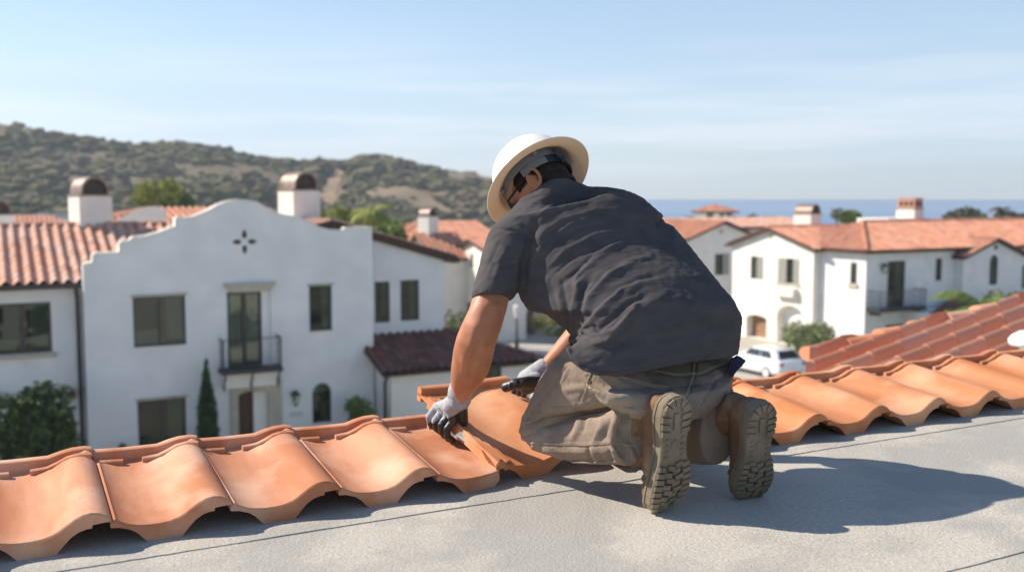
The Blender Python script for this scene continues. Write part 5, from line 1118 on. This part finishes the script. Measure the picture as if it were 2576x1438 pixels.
shn = rings_px([((1312, 1082, 2.86), (1318, 1118, 2.84), .050), ((1330, 1080, 2.83), (1338, 1138, 2.81), .060), ((1375, 1061, 2.78), (1392, 1152, 2.76), .066), ((1440, 1046, 2.72), (1450, 1163, 2.70), .066), ((1510, 1035, 2.65), (1515, 1168, 2.63), .064), ((1548, 1030, 2.60), (1548, 1170, 2.58), .058), ((1574, 1018, 2.57), (1572, 1170, 2.55), .056), ((1581, 1015, 2.56), (1577, 1172, 2.54), .056)], 28, 2.3)
thR = rings_px([((1640, 900, 2.92), (1840, 1000, 2.80), .12), ((1560, 960, 3.02), (1740, 1060, 2.86), .105), ((1520, 1030, 3.10), (1640, 1110, 2.94), .085), ((1510, 1075, 3.10), (1590, 1135, 3.02), .07)], 24, 2.1)
shR_ = rings_px([((1540, 1075, 3.06), (1545, 1130, 3.04), .06), ((1620, 1055, 2.98), (1620, 1145, 2.96), .064), ((1700, 1045, 2.86), (1700, 1158, 2.84), .062), ((1750, 1032, 2.79), (1750, 1164, 2.77), .060), ((1790, 1020, 2.73), (1790, 1168, 2.71), .060), ((1806, 1018, 2.71), (1804, 1168, 2.69), .060)], 24, 2.3)
parts_ = []
for grp in ((pel, thL, thR), (shn,), (shR_,)):
    mb = MB(); [mb.loft(r) for r in grp]; parts_.append(remesh(mb, .0042, 4))
bm = bmesh.new()
for q in parts_: bm.from_mesh(q)
me = bpy.data.meshes.new('trousers'); bm.to_mesh(me); bm.free(); me.update()
fit(me, [(1428, 860), (1380, 912), (1359, 943), (1344, 975), (1328, 1012), (1312, 1048), (1306, 1084), (1311, 1105), (1337, 1137), (1404, 1158)])
co, _ = np_mesh(me); px, py = proj(co); hy = np.interp(px, [a for a, b in HEM], [b for a, b in HEM]); k_ = np.clip((hy - 4 - py) / 16, 0, 1) * (px > 1436); co += np.array(FW) * (.045 * k_)[:, None]; set_co(me, co)
FP = [([(1310, 1078), (1360, 1062), (1433, 1050), (1517, 1037), (1608, 1014)], 8, -9), ([(1308, 1060), (1330, 1062), (1365, 1050)], 7, 7), ([(1310, 1072), (1345, 1074), (1380, 1064)], 5, -6), ([(1312, 1092), (1340, 1088), (1372, 1072)], 6, 6), ([(1316, 1105), (1345, 1104)], 5, -5), ([(1322, 1045), (1360, 1040), (1400, 1030)], 6, 5), ([(1318, 1052), (1352, 1052)], 4, -5), ([(1330, 1030), (1380, 1020), (1430, 1018)], 7, 4), ([(1330, 1038), (1400, 1028), (1450, 1030)], 5, -4),
 ([(1340, 1132), (1345, 1110), (1362, 1086)], 7, 7), ([(1352, 1140), (1360, 1112), (1380, 1090)], 6, -5),
 ([(1460, 1050), (1452, 1080), (1435, 1112)], 8, 6), ([(1475, 1050), (1462, 1090)], 6, -6), ([(1520, 1042), (1508, 1080), (1490, 1115)], 8, 9, 'fold'), ([(1540, 1045), (1520, 1090), (1512, 1112)], 6, -9), ([(1552, 1042), (1540, 1070), (1538, 1110)], 8, 9, 'fold'), ([(1580, 1035), (1560, 1070), (1556, 1100)], 7, -8), ([(1488, 1118), (1500, 1145), (1512, 1168)], 7, 10), ([(1478, 1125), (1490, 1165)], 6, -7), ([(1538, 1120), (1548, 1145), (1570, 1162)], 7, 10), ([(1530, 1130), (1540, 1162)], 6, -7), ([(1590, 1050), (1580, 1080)], 7, 5), ([(1570, 1110), (1590, 1135), (1598, 1160)], 7, 6),
 ([(1340, 1112), (1400, 1115), (1470, 1118), (1540, 1112), (1600, 1120)], 3, 3, 'line'), ([(1340, 1117), (1400, 1120), (1470, 1123), (1540, 1117), (1600, 1125)], 2.5, -3, 'line'),
 # pockets, yoke and seat seam
 ([(1470, 945), (1490, 935), (1462, 1010), (1510, 1038)], 3, 2.5, 'line'), ([(1492, 940), (1458, 1008), (1505, 1035)], 2.5, -3, 'line'), ([(1560, 950), (1620, 968), (1685, 978)], 3, -4, 'line'), ([(1562, 945), (1622, 962), (1688, 972)], 3, 3, 'line'), ([(1752, 915), (1748, 950), (1735, 990), (1715, 1015)], 3, -4, 'line'), ([(1745, 915), (1741, 950), (1728, 988)], 3, 2.5, 'line'), ([(1650, 935), (1700, 945), (1760, 942), (1830, 912)], 3, -3.5, 'line'), ([(1840, 935), (1800, 955), (1785, 985), (1760, 1025)], 3, -4, 'line'),
 ([(1425, 925), (1395, 970), (1350, 1020), (1326, 1050)], 3, -4, 'line'), ([(1432, 930), (1402, 976), (1358, 1026)], 3, 3, 'line'), ([(1400, 985), (1450, 975), (1490, 985)], 8, 3), ([(1420, 960), (1470, 962)], 7, -3), ([(1520, 1010), (1570, 1000), (1640, 1010)], 10, 4), ([(1500, 1000), (1560, 1022), (1620, 1030)], 8, -4), ([(1750, 960), (1780, 985), (1790, 1010)], 9, 4)]
sculpt(me, FP); ripple(me, .0045, 22, (-.7, .6, -.3), 3, 11); ripple(me, .0018, 60, (-.7, .6, .3), 2, 4); ripple(me, .0008, 150, (1, 0, 0), 1, 4)
tr = put('trousers', me, 'pants', person, True)
# stitched seams as thin raised thread lines lying on the cloth
from mathutils.bvhtree import BVHTree
def on_surface(me, pts, lift=.0012, steps=8):
    bv = BVHTree.FromPolygons([v.co[:] for v in me.vertices], [p.vertices[:] for p in me.polygons]); out = []
    for a, b in zip(pts, pts[1:]):
        for k in range(steps):
            t = k / steps; d = ray(a[0] + (b[0] - a[0]) * t, a[1] + (b[1] - a[1]) * t).normalized(); h = bv.ray_cast(CAM, d)
            if h[0] is None: continue
            if out and (h[0] - out[-1]).length > .03: return out
            out.append(h[0] + h[1] * lift)
    return out
mb = MB()
for ln in ([(1494, 938), (1461, 1008), (1508, 1036)], [(1489, 936), (1455, 1007)], [(1560, 947), (1622, 964), (1687, 974)], [(1561, 953), (1622, 970), (1686, 980)], [(1756, 916), (1752, 950), (1739, 990), (1722, 1012)], [(1744, 916), (1740, 950), (1727, 990)], [(1650, 931), (1700, 941), (1760, 938), (1828, 910)], [(1838, 938), (1802, 957), (1788, 985), (1764, 1024)], [(1429, 928), (1399, 973), (1354, 1023)], [(1342, 1113), (1400, 1117), (1470, 1119), (1540, 1114), (1600, 1121)], [(1590, 1020), (1584, 1080), (1590, 1165)]):
    p = on_surface(me, ln, .0004)
    if len(p) > 2: mb.tube(p, .0009, 4)
mb.build('seam_stitching', 'stitch', tr)
# dust smears are in the cloth; rag in the back pocket
c = W(1850, 918, 2.80); mb = MB(); a = [W(1838, 905, 2.79), W(1852, 898, 2.80), W(1876, 912, 2.80), W(1862, 926, 2.78), W(1838, 950, 2.78), W(1826, 935, 2.78)]
mb.prism(a, V3((.01, .035, .002))); me_ = remesh(mb, .003, 3); ripple(me_, .003, 60, (0, 0, 1), 2); put('pocket_rag', me_, 'navy', person, True)
# ---- boots
SO = [(0, .006, 0), (.006, .022, 0), (.02, .034, 0), (.05, .0405, 0), (.085, .0395, 0), (.12, .035, .001), (.155, .036, .002), (.19, .044, .003), (.225, .0515, .004), (.255, .0515, .003), (.28, .044, 0), (.30, .029, -.004), (.311, .006, -.006)]
def half(y):
    for a, b in zip(SO, SO[1:]):
        if a[0] <= y <= b[0]: t = (y - a[0]) / (b[0] - a[0]); return a[1] + (b[1] - a[1]) * t, a[2] + (b[2] - a[2]) * t
    return SO[-1][1:]
def boot(M, mir, end):
    T = lambda x, y, z: M @ V3((x * mir, y, z))
    cur = lambda y: .0 if y < .2 else (y - .2) ** 2 * 2.2     # toe spring
    mb = MB(); rg = []
    for y, h, w in ((.012, .075, .80), (.03, .10, .92), (.06, .12, .95), (.10, .125, .95), (.14, .112, .95), (.18, .09, .95), (.22, .072, .95), (.26, .062, .94), (.285, .052, .9), (.302, .034, .75)):
        hw, c = half(y); rg.append([T(c + hw * w * (abs(math.cos(a)) ** .8) * (1 if math.cos(a) > 0 else -1), y, .018 + cur(y) + (h - .018) * (.5 + .5 * math.sin(a))) if True else 0 for a in [2 * math.pi * k / 24 for k in range(24)]])
    mb.loft(rg)
    s0_ = T(0, .066, .07); s1_ = T(0, .060, .115); mb.tube([s0_, s1_, s1_.lerp(end, .5), end], [.047, .046, .048, .048], 20)
    for y, r in ((.205, .0055), (.222, .005)):      # flex creases over the vamp
        pass
    me = remesh(mb, .003, 5)
    co, no = np_mesh(me); Mi = np.array(M.inverted()); lc = co @ Mi[:3, :3].T + Mi[:3, 3]
    y = lc[:, 1]; z = lc[:, 2]; d = -.0032 * np.exp(-((y - .215 + .1 * (z - .05)) / .004) ** 2) - .003 * np.exp(-((y - .236) / .0038) ** 2) - .0028 * np.exp(-((y - .196 + .2 * (z - .06)) / .004) ** 2) + .003 * np.exp(-((y - .226) / .006) ** 2)
    d *= z > .03; d += .0016 * ((y < .075 + .25 * (z - .05)) & (z < .12)) + .0014 * (y > .135 + .45 * (z - .05))
    co += no * d[:, None]; set_co(me, co)
    b = put('boot', me, 'leather', person, True)
    sb = MB(); o1 = [(hw + .004, c, y) for y, hw, c in SO]
    def outl(z, k=1, ex=0): return [T(c + (hw + ex) * k, y, z + cur(y)) for y, hw, c in SO] + [T(c - (hw + ex) * k, y, z + cur(y)) for y, hw, c in SO[::-1]]
    sb.loft([outl(.0, 1, .001), outl(.0035, 1, .003), outl(.022, 1, .003), outl(.0235, 1, .001), outl(.0245, 1, .0045), outl(.031, 1, .0045), outl(.033, 1, .001)])
    # tread lugs round the rim and across the tread
    def lug(x0, x1, y0, y1, sk=0, h=.0052):
        g = .0012; q = [T(x0, y0, cur(y0) + .001), T(x1, y0 + sk, cur(y0) + .001), T(x1, y1 + sk, cur(y1) + .001), T(x0, y1, cur(y1) + .001)]
        q2 = [T(x0 + g, y0 + g, cur(y0) - h), T(x1 - g, y0 + sk + g, cur(y0) - h), T(x1 - g, y1 + sk - g, cur(y1) - h), T(x0 + g, y1 - g, cur(y1) - h)]; sb.hexa(q2 + q)
    for k, y in enumerate((.030, .0485, .067, .0855)):
        hw, c = half(y + .007)
        for s in (-1, 1): a, b_ = (c + s * (hw + .003), c + s * .016); lug(min(a, b_), max(a, b_), y, y + .0145, .004 * s * -1)
    hw, c = half(.016); 
    for j in range(5):
        a0 = math.pi + .15 + j * .58; a1 = a0 + .48; q = []
        for aa, rr in ((a0, .018), (a0, .041), (a1, .041), (a1, .018)): q.append((rr * math.cos(aa), .043 + rr * math.sin(aa)))
        P4 = [T(x, yy, .001) for x, yy in q]; Q4 = [T(x * .97, yy, -.0075) for x, yy in q]; sb.hexa(Q4 + P4)
    sb.loft([[T(x, y_, z) for x, y_ in ((-.007, .045), (.007, .045), (.007, .085), (-.007, .085))] for z in (.001, -.005)])
    for k in range(8):
        y = .176 + k * .0165; hw, c = half(min(y + .007, .30))
        for s in (-1, 1): a, b_ = (c + s * (hw + .003), c + s * hw * .56); lug(min(a, b_), max(a, b_), y, y + .0145, -.004 * s, .0045)
        if k < 7: o = .004 * (-1) ** k; lug(c - hw * .5 + o, c - .001 + o, y + .001, y + .0155, .005, .0042); lug(c + .001 + o, c + hw * .5 + o, y - .002, y + .0125, -.005, .0042)
    lug(-.014, .014, .292, .305)
    sb.tube([T(0, .125, .001), T(0, .125, -.002)], .012, 10)
    for k in range(4): lug(-.028, -.018, .108 + k * .015, .115 + k * .015, 0, .003); lug(.018, .028, .108 + k * .015, .115 + k * .015, 0, .003)
    sb.build('sole', 'sole', b)
    th = MB()
    for pts in ([(.10, .05), (.125, .075), (.15, .09)],):
        pass
    return b
SC = [1]
def bootM(heel, toe, Nrm):
    yv = (toe - heel).normalized(); zv = -(Nrm - yv * Nrm.dot(yv)).normalized(); xv = yv.cross(zv); k_ = SC[0]; yv, zv, xv = yv * k_, zv * k_, xv * k_ * 1.13
    m = Matrix((xv, yv, zv)).transposed().to_4x4(); return Matrix.Translation(heel) @ m
tl = G(1684, 1296, .0); hl = W(1704, 1000, 2.50); hl = tl + (hl - tl).normalized() * .322
SC[0] = 1.03
boot(bootM(hl, tl, V3((.56, -.83, .05))), 1, W(1560, 1095, 2.60))
tr_ = G(1900, 1258, .0); hr_ = W(1920, 1015, 2.60); hr_ = tr_ + (hr_ - tr_).normalized() * .313
print('BOOT', hl, tl, hr_, tr_, proj(np.array([hl, tl, hr_, tr_])))
SC[0] = .97; hr_ = tr_ + (hr_ - tr_) * .92
boot(bootM(hr_, tr_, V3((.40, -.91, .12))), -1, W(1765, 1092, 2.78))
# ---- gloves
E0 = HM @ V3((.0, 0, .068)); E1 = HM @ V3((.0, .46, .068)); 
def edge(x):   # point of the held tile's left edge seen at pixel column x
    lo, hi = 0, 1
    for _ in range(30):
        m = (lo + hi) / 2; p = E0.lerp(E1, m)
        if proj(np.array([p]))[0][0] > x: lo = m
        else: hi = m
    return E0.lerp(E1, lo)
xt, yt, zt = (HM.to_3x3() @ V3((1, 0, 0))), (HM.to_3x3() @ V3((0, 1, 0))), (HM.to_3x3() @ V3((0, 0, 1)))
def glove(mb, name, testblack, person, ns=5, vox=.0023):
    me = remesh(mb, vox, ns); g = put(name, me, ['knit', 'nitrile'], person, True)
    co = np.array([p.center[:] for p in me.polygons]); no = np.array([p.normal[:] for p in me.polygons]); me.polygons.foreach_set('material_index', testblack(co, no).astype(np.int32)); me.update(); return g, me
wL = W(1157, 996, 2.93); eM = edge(1124); print('edge', eM, wL, (eM - wL).length)
mb = MB(); fd = []
up = V3((0, 0, 1)); out_ = -xt
MCP = []
for i, px_ in enumerate((1101, 1115, 1129, 1142)):
    e = edge(px_); r = (.0120, .0125, .0122, .0112)[i]
    mcp = e + up * (.044 - .003 * i) + out_ * .002 + V3((0, -.012, 0)); pip = e + up * .014 + out_ * (.030 - .002 * i) + V3((0, -.008, 0)); dip = e - up * .012 + out_ * .024; tip = e - up * .028 + out_ * .004
    MCP.append(mcp); mb.capsule([mcp, pip, dip, tip], [r * 1.08, r, r * .95, r * .85], 12)
palm = wL.lerp(sum(MCP, V3()) / 4, .55)
for m in MCP: mb.capsule([wL.lerp(palm, .25), palm.lerp(m, .4), m], [.025, .022, .0145], 12)
mb.capsule([wL + (wL - palm) * .15, wL, palm], [.026, .0265, .029], 14)
th0 = wL.lerp(palm, .4) + xt * .018; th1 = edge(1150) + xt * .024 + up * .034; th2 = edge(1140) + xt * .038 + up * .024; th3 = edge(1122) + xt * .044 + up * .014; mb.capsule([th0, th1, th2, th3], [.018, .0145, .0125, .0105], 12)
cu = rings_px([((1133, 962, 2.90), (1190, 984, 2.90), .034), ((1128, 975, 2.91), (1187, 1000, 2.91), .034), ((1126, 990, 2.92), (1184, 1013, 2.92), .033), ((1130, 1004, 2.93), (1178, 1022, 2.93), .028)], 22, 2.0); mb.loft(cu)
pal_c = np.array(palm); ax = np.array((palm - wL).normalized()); toX = np.array((xt * .55 - up * .75 + V3((0, -.25, 0))).normalized())
gl, gme = glove(mb, 'glove', lambda co, no: (((co - pal_c) @ toX > .023) & ((co - np.array(wL)) @ ax > .030)) | ((co - np.array(eM)) @ np.array(up * .8 + xt * -.6) < -.031), person)
sculpt(gme, [([(1126, 1000), (1146, 1014), (1180, 1016)], 3, -3, 'line'), ([(1130, 1014), (1150, 1026), (1170, 1024)], 4, 2), ([(1100, 1030), (1112, 1050), (1120, 1070)], 3, -2), ([(1092, 1035), (1104, 1056), (1112, 1078)], 3, -2)])
# small scribbled mark on the back of the glove
mb = MB(); MT['ink'] = nmat('grey_ink', (.10, .10, .12), None, rough=.9)
for k in range(4):
    x0 = 1096 + k * 4.5; y0 = 1018 + k * 5.5; p = on_surface(gme, [(x0, y0 - 4), (x0 + 3, y0 + 1), (x0 + 1, y0 + 3), (x0 + 5, y0)], .0003, 3)
    if len(p) > 2: mb.tube(p, .0005, 4)
if mb.v: mb.build('printed_mark', 'ink', gl)
# right hand: flat on the tile, thumb towards us
wR = W(1366, 924, 3.12); sy = lambda p: p
mb = MB()
def TS(x, y, h=.0):   # point on held tile surface seen at pixel, raised by h
    o = HM @ V3((0, 0, .075)); n_ = zt; d = ray(x, y); t = (o - CAM).dot(n_) / d.dot(n_); return CAM + d * t + zt * h
t3 = W(1268, 974, 3.06); print('TS', TS(1268, 980), t3)
th = [W(1348, 956, 3.07), W(1322, 960, 3.05), W(1296, 965, 3.04), W(1273, 973, 3.05)]; mb.capsule(th, [.026, .0215, .0175, .0165], 14)
pm = W(1328, 955, 3.12); mb.capsule([wR, W(1345, 942, 3.12), W(1325, 953, 3.14)], [.029, .033, .031], 16); mb.capsule([W(1345, 960, 3.08), W(1325, 972, 3.10)], [.030, .026], 14)
for i, (a, b_, c_, Yk) in enumerate(((( 1308, 955), (1290, 964), (1278, 976), 3.19), ((1312, 962), (1297, 974), (1292, 986), 3.16), ((1318, 970), (1307, 981), (1305, 990), 3.13), ((1328, 976), (1320, 986), (1318, 994), 3.10))):
    mb.capsule([W(1330, 958, Yk - .02), W(*a, Yk), W(*b_, Yk + .01), W(*c_, Yk + .01)], [.017, .0115, .0105, .009], 12)
mb.loft(rings_px([((1377, 907, 3.13), (1384, 944, 3.11), .030), ((1368, 911, 3.13), (1376, 944, 3.11), .031), ((1356, 920, 3.13), (1364, 950, 3.11), .031), ((1346, 930, 3.13), (1352, 956, 3.11), .028)], 20, 2))
def bR(co, no):
    px, py = proj(co); return (py > 944 + (1343 - px) * .14 + np.where(px > 1332, (px - 1332) * .2, 0)) & (px < 1366) & ((py - 930) > (px - 1366) * -.2) & (py > 934)
mb.v = [tuple(CAM + (Vector(v) - CAM) * 1.022) for v in mb.v]
gl2, gme2 = glove(mb, 'glove', bR, person)
sculpt(gme2, [([(1282, 962), (1283, 980)], 2.5, 3), ([(1288, 962), (1290, 980)], 2.5, -3), ([(1298, 958), (1301, 976)], 2.5, 3), ([(1305, 955), (1310, 974)], 2.5, -3), ([(1314, 955), (1318, 972)], 3, 2.5)])
# ---- glasses
mb = MB()
mb.tube([H(-.082, -.02, .012), H(-.083, .03, .010), H(-.074, .088, .008), H(-.035, .106, .012), H(0, .109, .010), H(.035, .106, .012), H(.074, .088, .008), H(.083, .03, .010), H(.082, -.02, .012)], [.0025, .003, .0035, .003, .003, .003, .0035, .003, .0025], 8)
fr = mb.build('safety_glasses', 'rubber', person, True)
for sg in (-1, 1):
    mb = MB(); mb.loft([[H(sg * x, f_ + dz, u) for x, f_, u in ((.006, .104, .016), (.04, .102, .018), (.072, .088, .014), (.072, .086, -.010), (.045, .098, -.022), (.010, .104, -.014))] for dz in (0, .002)]); mb.build('lens', 'carg', fr)
# ---- hard hat
hb = Bc; KH = 1.04; T = lambda a, r1, r2, u: hb + (Rh * (r1 * math.cos(a)) + Fh * (r2 * math.sin(a)) + Uh * u) * KH
n = 64; rg = []
def hr_dome(t, a):  # t 0 rim..1 top
    ridge = .0035 * (math.exp(-((math.cos(a) * (1 - t) ) / .10) ** 2) + math.exp(-((abs(math.cos(a)) * (1 - t) - .38) / .07) ** 2)) * min(1, t * 2.2)
    th = t * math.pi / 2; k = math.cos(th) ** .82 if t < 1 else 0; return k, math.sin(th) ** .9, ridge
outer = []; inner = []
prof = [(.158, .171, -.013), (.160, .1735, -.0145), (.161, .1745, -.0125), (.158, .172, -.0095), (.140, .153, -.002), (.124, .139, .003), (.114, .130, .010)]
for r1, r2, u in prof: rg.append([T(2 * math.pi * k / n, r1, r2, u) for k in range(n)])
for j in range(1, 15):
    t = j / 14; rr = []
    for k in range(n):
        a = 2 * math.pi * k / n; kk, hh, rd = hr_dome(t, a); rr.append(T(a, .111 * max(kk, .01) + rd * abs(math.cos(a)), .128 * max(kk, .01), .012 + hh * .128 + rd))
    rg.append(rr)
irg = []
for j in range(14, -1, -1):
    t = j / 14; kk, hh, rd = hr_dome(t, 0); irg.append([T(2 * math.pi * k / n, .108 * max(kk, .01), .125 * max(kk, .01), .009 + hh * .125) for k in range(n)])
for r1, r2, u in ((.113, .128, .004), (.124, .139, .0), (.140, .153, -.005), (.156, .169, -.013)): irg.append([T(2 * math.pi * k / n, r1, r2, u) for k in range(n)])
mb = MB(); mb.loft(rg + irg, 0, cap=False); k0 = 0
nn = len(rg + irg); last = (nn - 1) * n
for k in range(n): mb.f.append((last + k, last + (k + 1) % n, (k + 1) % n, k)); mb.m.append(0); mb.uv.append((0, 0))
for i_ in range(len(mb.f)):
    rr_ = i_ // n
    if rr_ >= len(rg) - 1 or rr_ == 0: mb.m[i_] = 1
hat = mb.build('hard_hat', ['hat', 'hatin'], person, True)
# suspension band, nape strap and ratchet knob
mb = MB(); m = 40; r_ = []
def band(a0, a1, u0, u1, r1, r2, th=.0025, tilt=0, nm='headband', mt='strap', par=None):
    mb = MB(); rr = []
    for k in range(m + 1):
        a = a0 + (a1 - a0) * k / m; tl_ = tilt * math.sin(a); rr.append([T(a, r1, r2, u0 + tl_), T(a, r1, r2, u1 + tl_), T(a, r1 - th, r2 - th, u1 + tl_), T(a, r1 - th, r2 - th, u0 + tl_)])
    mb.loft(rr); return mb.build(nm, mt, par, 40)
band(0, 2 * math.pi, -.006, .022, .094, .112, par=hat); band(math.radians(228), math.radians(312), -.036, -.006, .090, .108, nm='nape_strap', mt='knobm', par=hat); band(math.radians(180), math.radians(230), -.032, -.002, .089, .107, nm='nape_strap', par=hat); band(math.radians(310), math.radians(360), -.032, -.002, .089, .107, nm='nape_strap', par=hat)
kc = T(math.radians(253), .09, .111, -.016); mb = MB(); rr = []
for z, r in ((0, .024), (.004, .0255), (.013, .0245), (.015, .021)): rr.append([kc - Fh * z + (Rh * math.cos(a) + Uh * math.sin(a)) * r * (1 + .05 * (k % 2)) for k, a in enumerate([2 * math.pi * q / 28 for q in range(28)])])
mb.loft(rr); mb.build('ratchet_knob', 'knobm', hat, 30)
for a in (215, 325, 45, 135):
    aa = math.radians(a); mb = MB(); mb.tube([T(aa, .096, .113, .0), T(aa, .105, .122, .015), T(aa, .095, .11, .05)], [.006, .007, .006], 6); mb.build('suspension_clip', 'strap', hat)
HAZE = True
# ================================================================= LIGHT, SKY, CAMERA
SUN = Vector((-1.27, .31, 1.0)).normalized()
sl = bpy.data.lights.new('sun', 'SUN'); sl.energy = 5.0; sl.angle = R(.53); sl.color = (1, .90, .77)
so = bpy.data.objects.new('sun', sl); COL.objects.link(so); so.rotation_euler = SUN.to_track_quat('Z', 'Y').to_euler()
w = bpy.data.worlds.new('World'); S.world = w; w.use_nodes = True; nt = w.node_tree; L = nt.links; A = nt.nodes.new; bg = nt.nodes['Background']
sk = A('ShaderNodeTexSky'); sk.sky_type = 'NISHITA'; sk.sun_disc = False; sk.sun_elevation = math.asin(SUN.z); sk.sun_rotation = math.atan2(SUN.x, SUN.y); sk.air_density = 1.0; sk.dust_density = .3; sk.ozone_density = 2.2; sk.altitude = 50
# thin cloud veil: depends on direction only
tc = A('ShaderNodeTexCoord'); mp = A('ShaderNodeMapping'); mp.inputs['Scale'].default_value = (1.2, 1.2, 7); L.new(tc.outputs['Generated'], mp.inputs[0])
n1 = A('ShaderNodeTexNoise'); n1.inputs['Scale'].default_value = 1.6; n1.inputs['Detail'].default_value = 7; n1.inputs['Roughness'].default_value = .55; L.new(mp.outputs[0], n1.inputs['Vector'])
mr = A('ShaderNodeMapRange'); mr.inputs[1].default_value = .30; mr.inputs[2].default_value = .70; mr.inputs[3].default_value = .36; L.new(n1.outputs[0], mr.inputs[0])
sp = A('ShaderNodeSeparateXYZ'); L.new(tc.outputs['Generated'], sp.inputs[0])
el = A('ShaderNodeMapRange'); el.inputs[1].default_value = .42; el.inputs[2].default_value = -.02; el.inputs[3].default_value = .0; el.inputs[4].default_value = .9; L.new(sp.outputs['Z'], el.inputs[0])
yr = A('ShaderNodeMapRange'); yr.inputs[1].default_value = -.35; yr.inputs[2].default_value = .45; yr.inputs[3].default_value = .25; L.new(sp.outputs['Y'], yr.inputs[0])   # veil thinned behind the camera to cut fill light on surfaces facing it
m0 = A('ShaderNodeMath'); m0.operation = 'MULTIPLY'; L.new(mr.outputs[0], m0.inputs[0]); L.new(yr.outputs[0], m0.inputs[1])
mu = A('ShaderNodeMath'); mu.operation = 'MULTIPLY'; L.new(m0.outputs[0], mu.inputs[0]); L.new(el.outputs[0], mu.inputs[1])
mx = A('ShaderNodeMix'); mx.data_type = 'RGBA'; mx.inputs[7].default_value = (4.3, 5.35, 6.7, 1); L.new(mu.outputs[0], mx.inputs[0]); L.new(sk.outputs[0], mx.inputs[6])
m2 = A('ShaderNodeMapping'); m2.inputs['Scale'].default_value = (1.6, 1.6, 22); m2.inputs['Location'].default_value = (3.1, .4, .2); L.new(tc.outputs['Generated'], m2.inputs[0])
n2 = A('ShaderNodeTexNoise'); n2.inputs['Scale'].default_value = 1.5; n2.inputs['Detail'].default_value = 8; n2.inputs['Roughness'].default_value = .6; L.new(m2.outputs[0], n2.inputs['Vector'])
r2 = A('ShaderNodeMapRange'); r2.inputs[1].default_value = .45; r2.inputs[2].default_value = .62; L.new(n2.outputs[0], r2.inputs[0])
e2 = A('ShaderNodeMapRange'); e2.inputs[1].default_value = .17; e2.inputs[2].default_value = .05; e2.inputs[4].default_value = .6; L.new(sp.outputs['Z'], e2.inputs[0])
u2 = A('ShaderNodeMath'); u2.operation = 'MULTIPLY'; L.new(r2.outputs[0], u2.inputs[0]); L.new(e2.outputs[0], u2.inputs[1])
x2_ = A('ShaderNodeMix'); x2_.data_type = 'RGBA'; x2_.inputs[7].default_value = (6.6, 6.8, 7.2, 1); L.new(u2.outputs[0], x2_.inputs[0]); L.new(mx.outputs[2], x2_.inputs[6])
L.new(x2_.outputs[2], bg.inputs[0]); bg.inputs[1].default_value = .105
cd = bpy.data.cameras.new('camera'); cam = bpy.data.objects.new('camera', cd); COL.objects.link(cam); cam.location = CAM; cam.rotation_euler = (math.pi / 2 - PIT, 0, 0)
cd.lens = 35; cd.sensor_width = 36; cd.clip_start = .05; cd.clip_end = 60000; S.camera = cam
cd.dof.use_dof = True; cd.dof.focus_distance = 2.75; cd.dof.aperture_fstop = 2.7
S.view_settings.view_transform = 'Standard'; S.view_settings.look = 'None'; S.view_settings.exposure = .58; S.view_settings.gamma = 1
S.cycles.max_bounces = 6; S.cycles.use_denoising = True

hz = MB(); x0, x1, y0, y1, z0, z1 = -1500, 2600, -60, 2600, -42, 75
hz.hexa([V3(q) for q in ((x0, y0, z0), (x1, y0, z0), (x1, y1, z0), (x0, y1, z0), (x0, y0, z1), (x1, y0, z1), (x1, y1, z1), (x0, y1, z1))])
m = bpy.data.materials.new('sea_air'); m.use_nodes = True; m.node_tree.nodes.clear(); pv = m.node_tree.nodes.new('ShaderNodeVolumePrincipled'); pv.inputs['Density'].default_value = .0004; pv.inputs['Color'].default_value = (.80, .90, 1, 1); pv.inputs['Anisotropy'].default_value = .2
om = m.node_tree.nodes.new('ShaderNodeOutputMaterial'); m.node_tree.links.new(pv.outputs[0], om.inputs['Volume']); MT['haze'] = m
if HAZE: tag(hz.build('haze', 'haze'), kind='stuff')
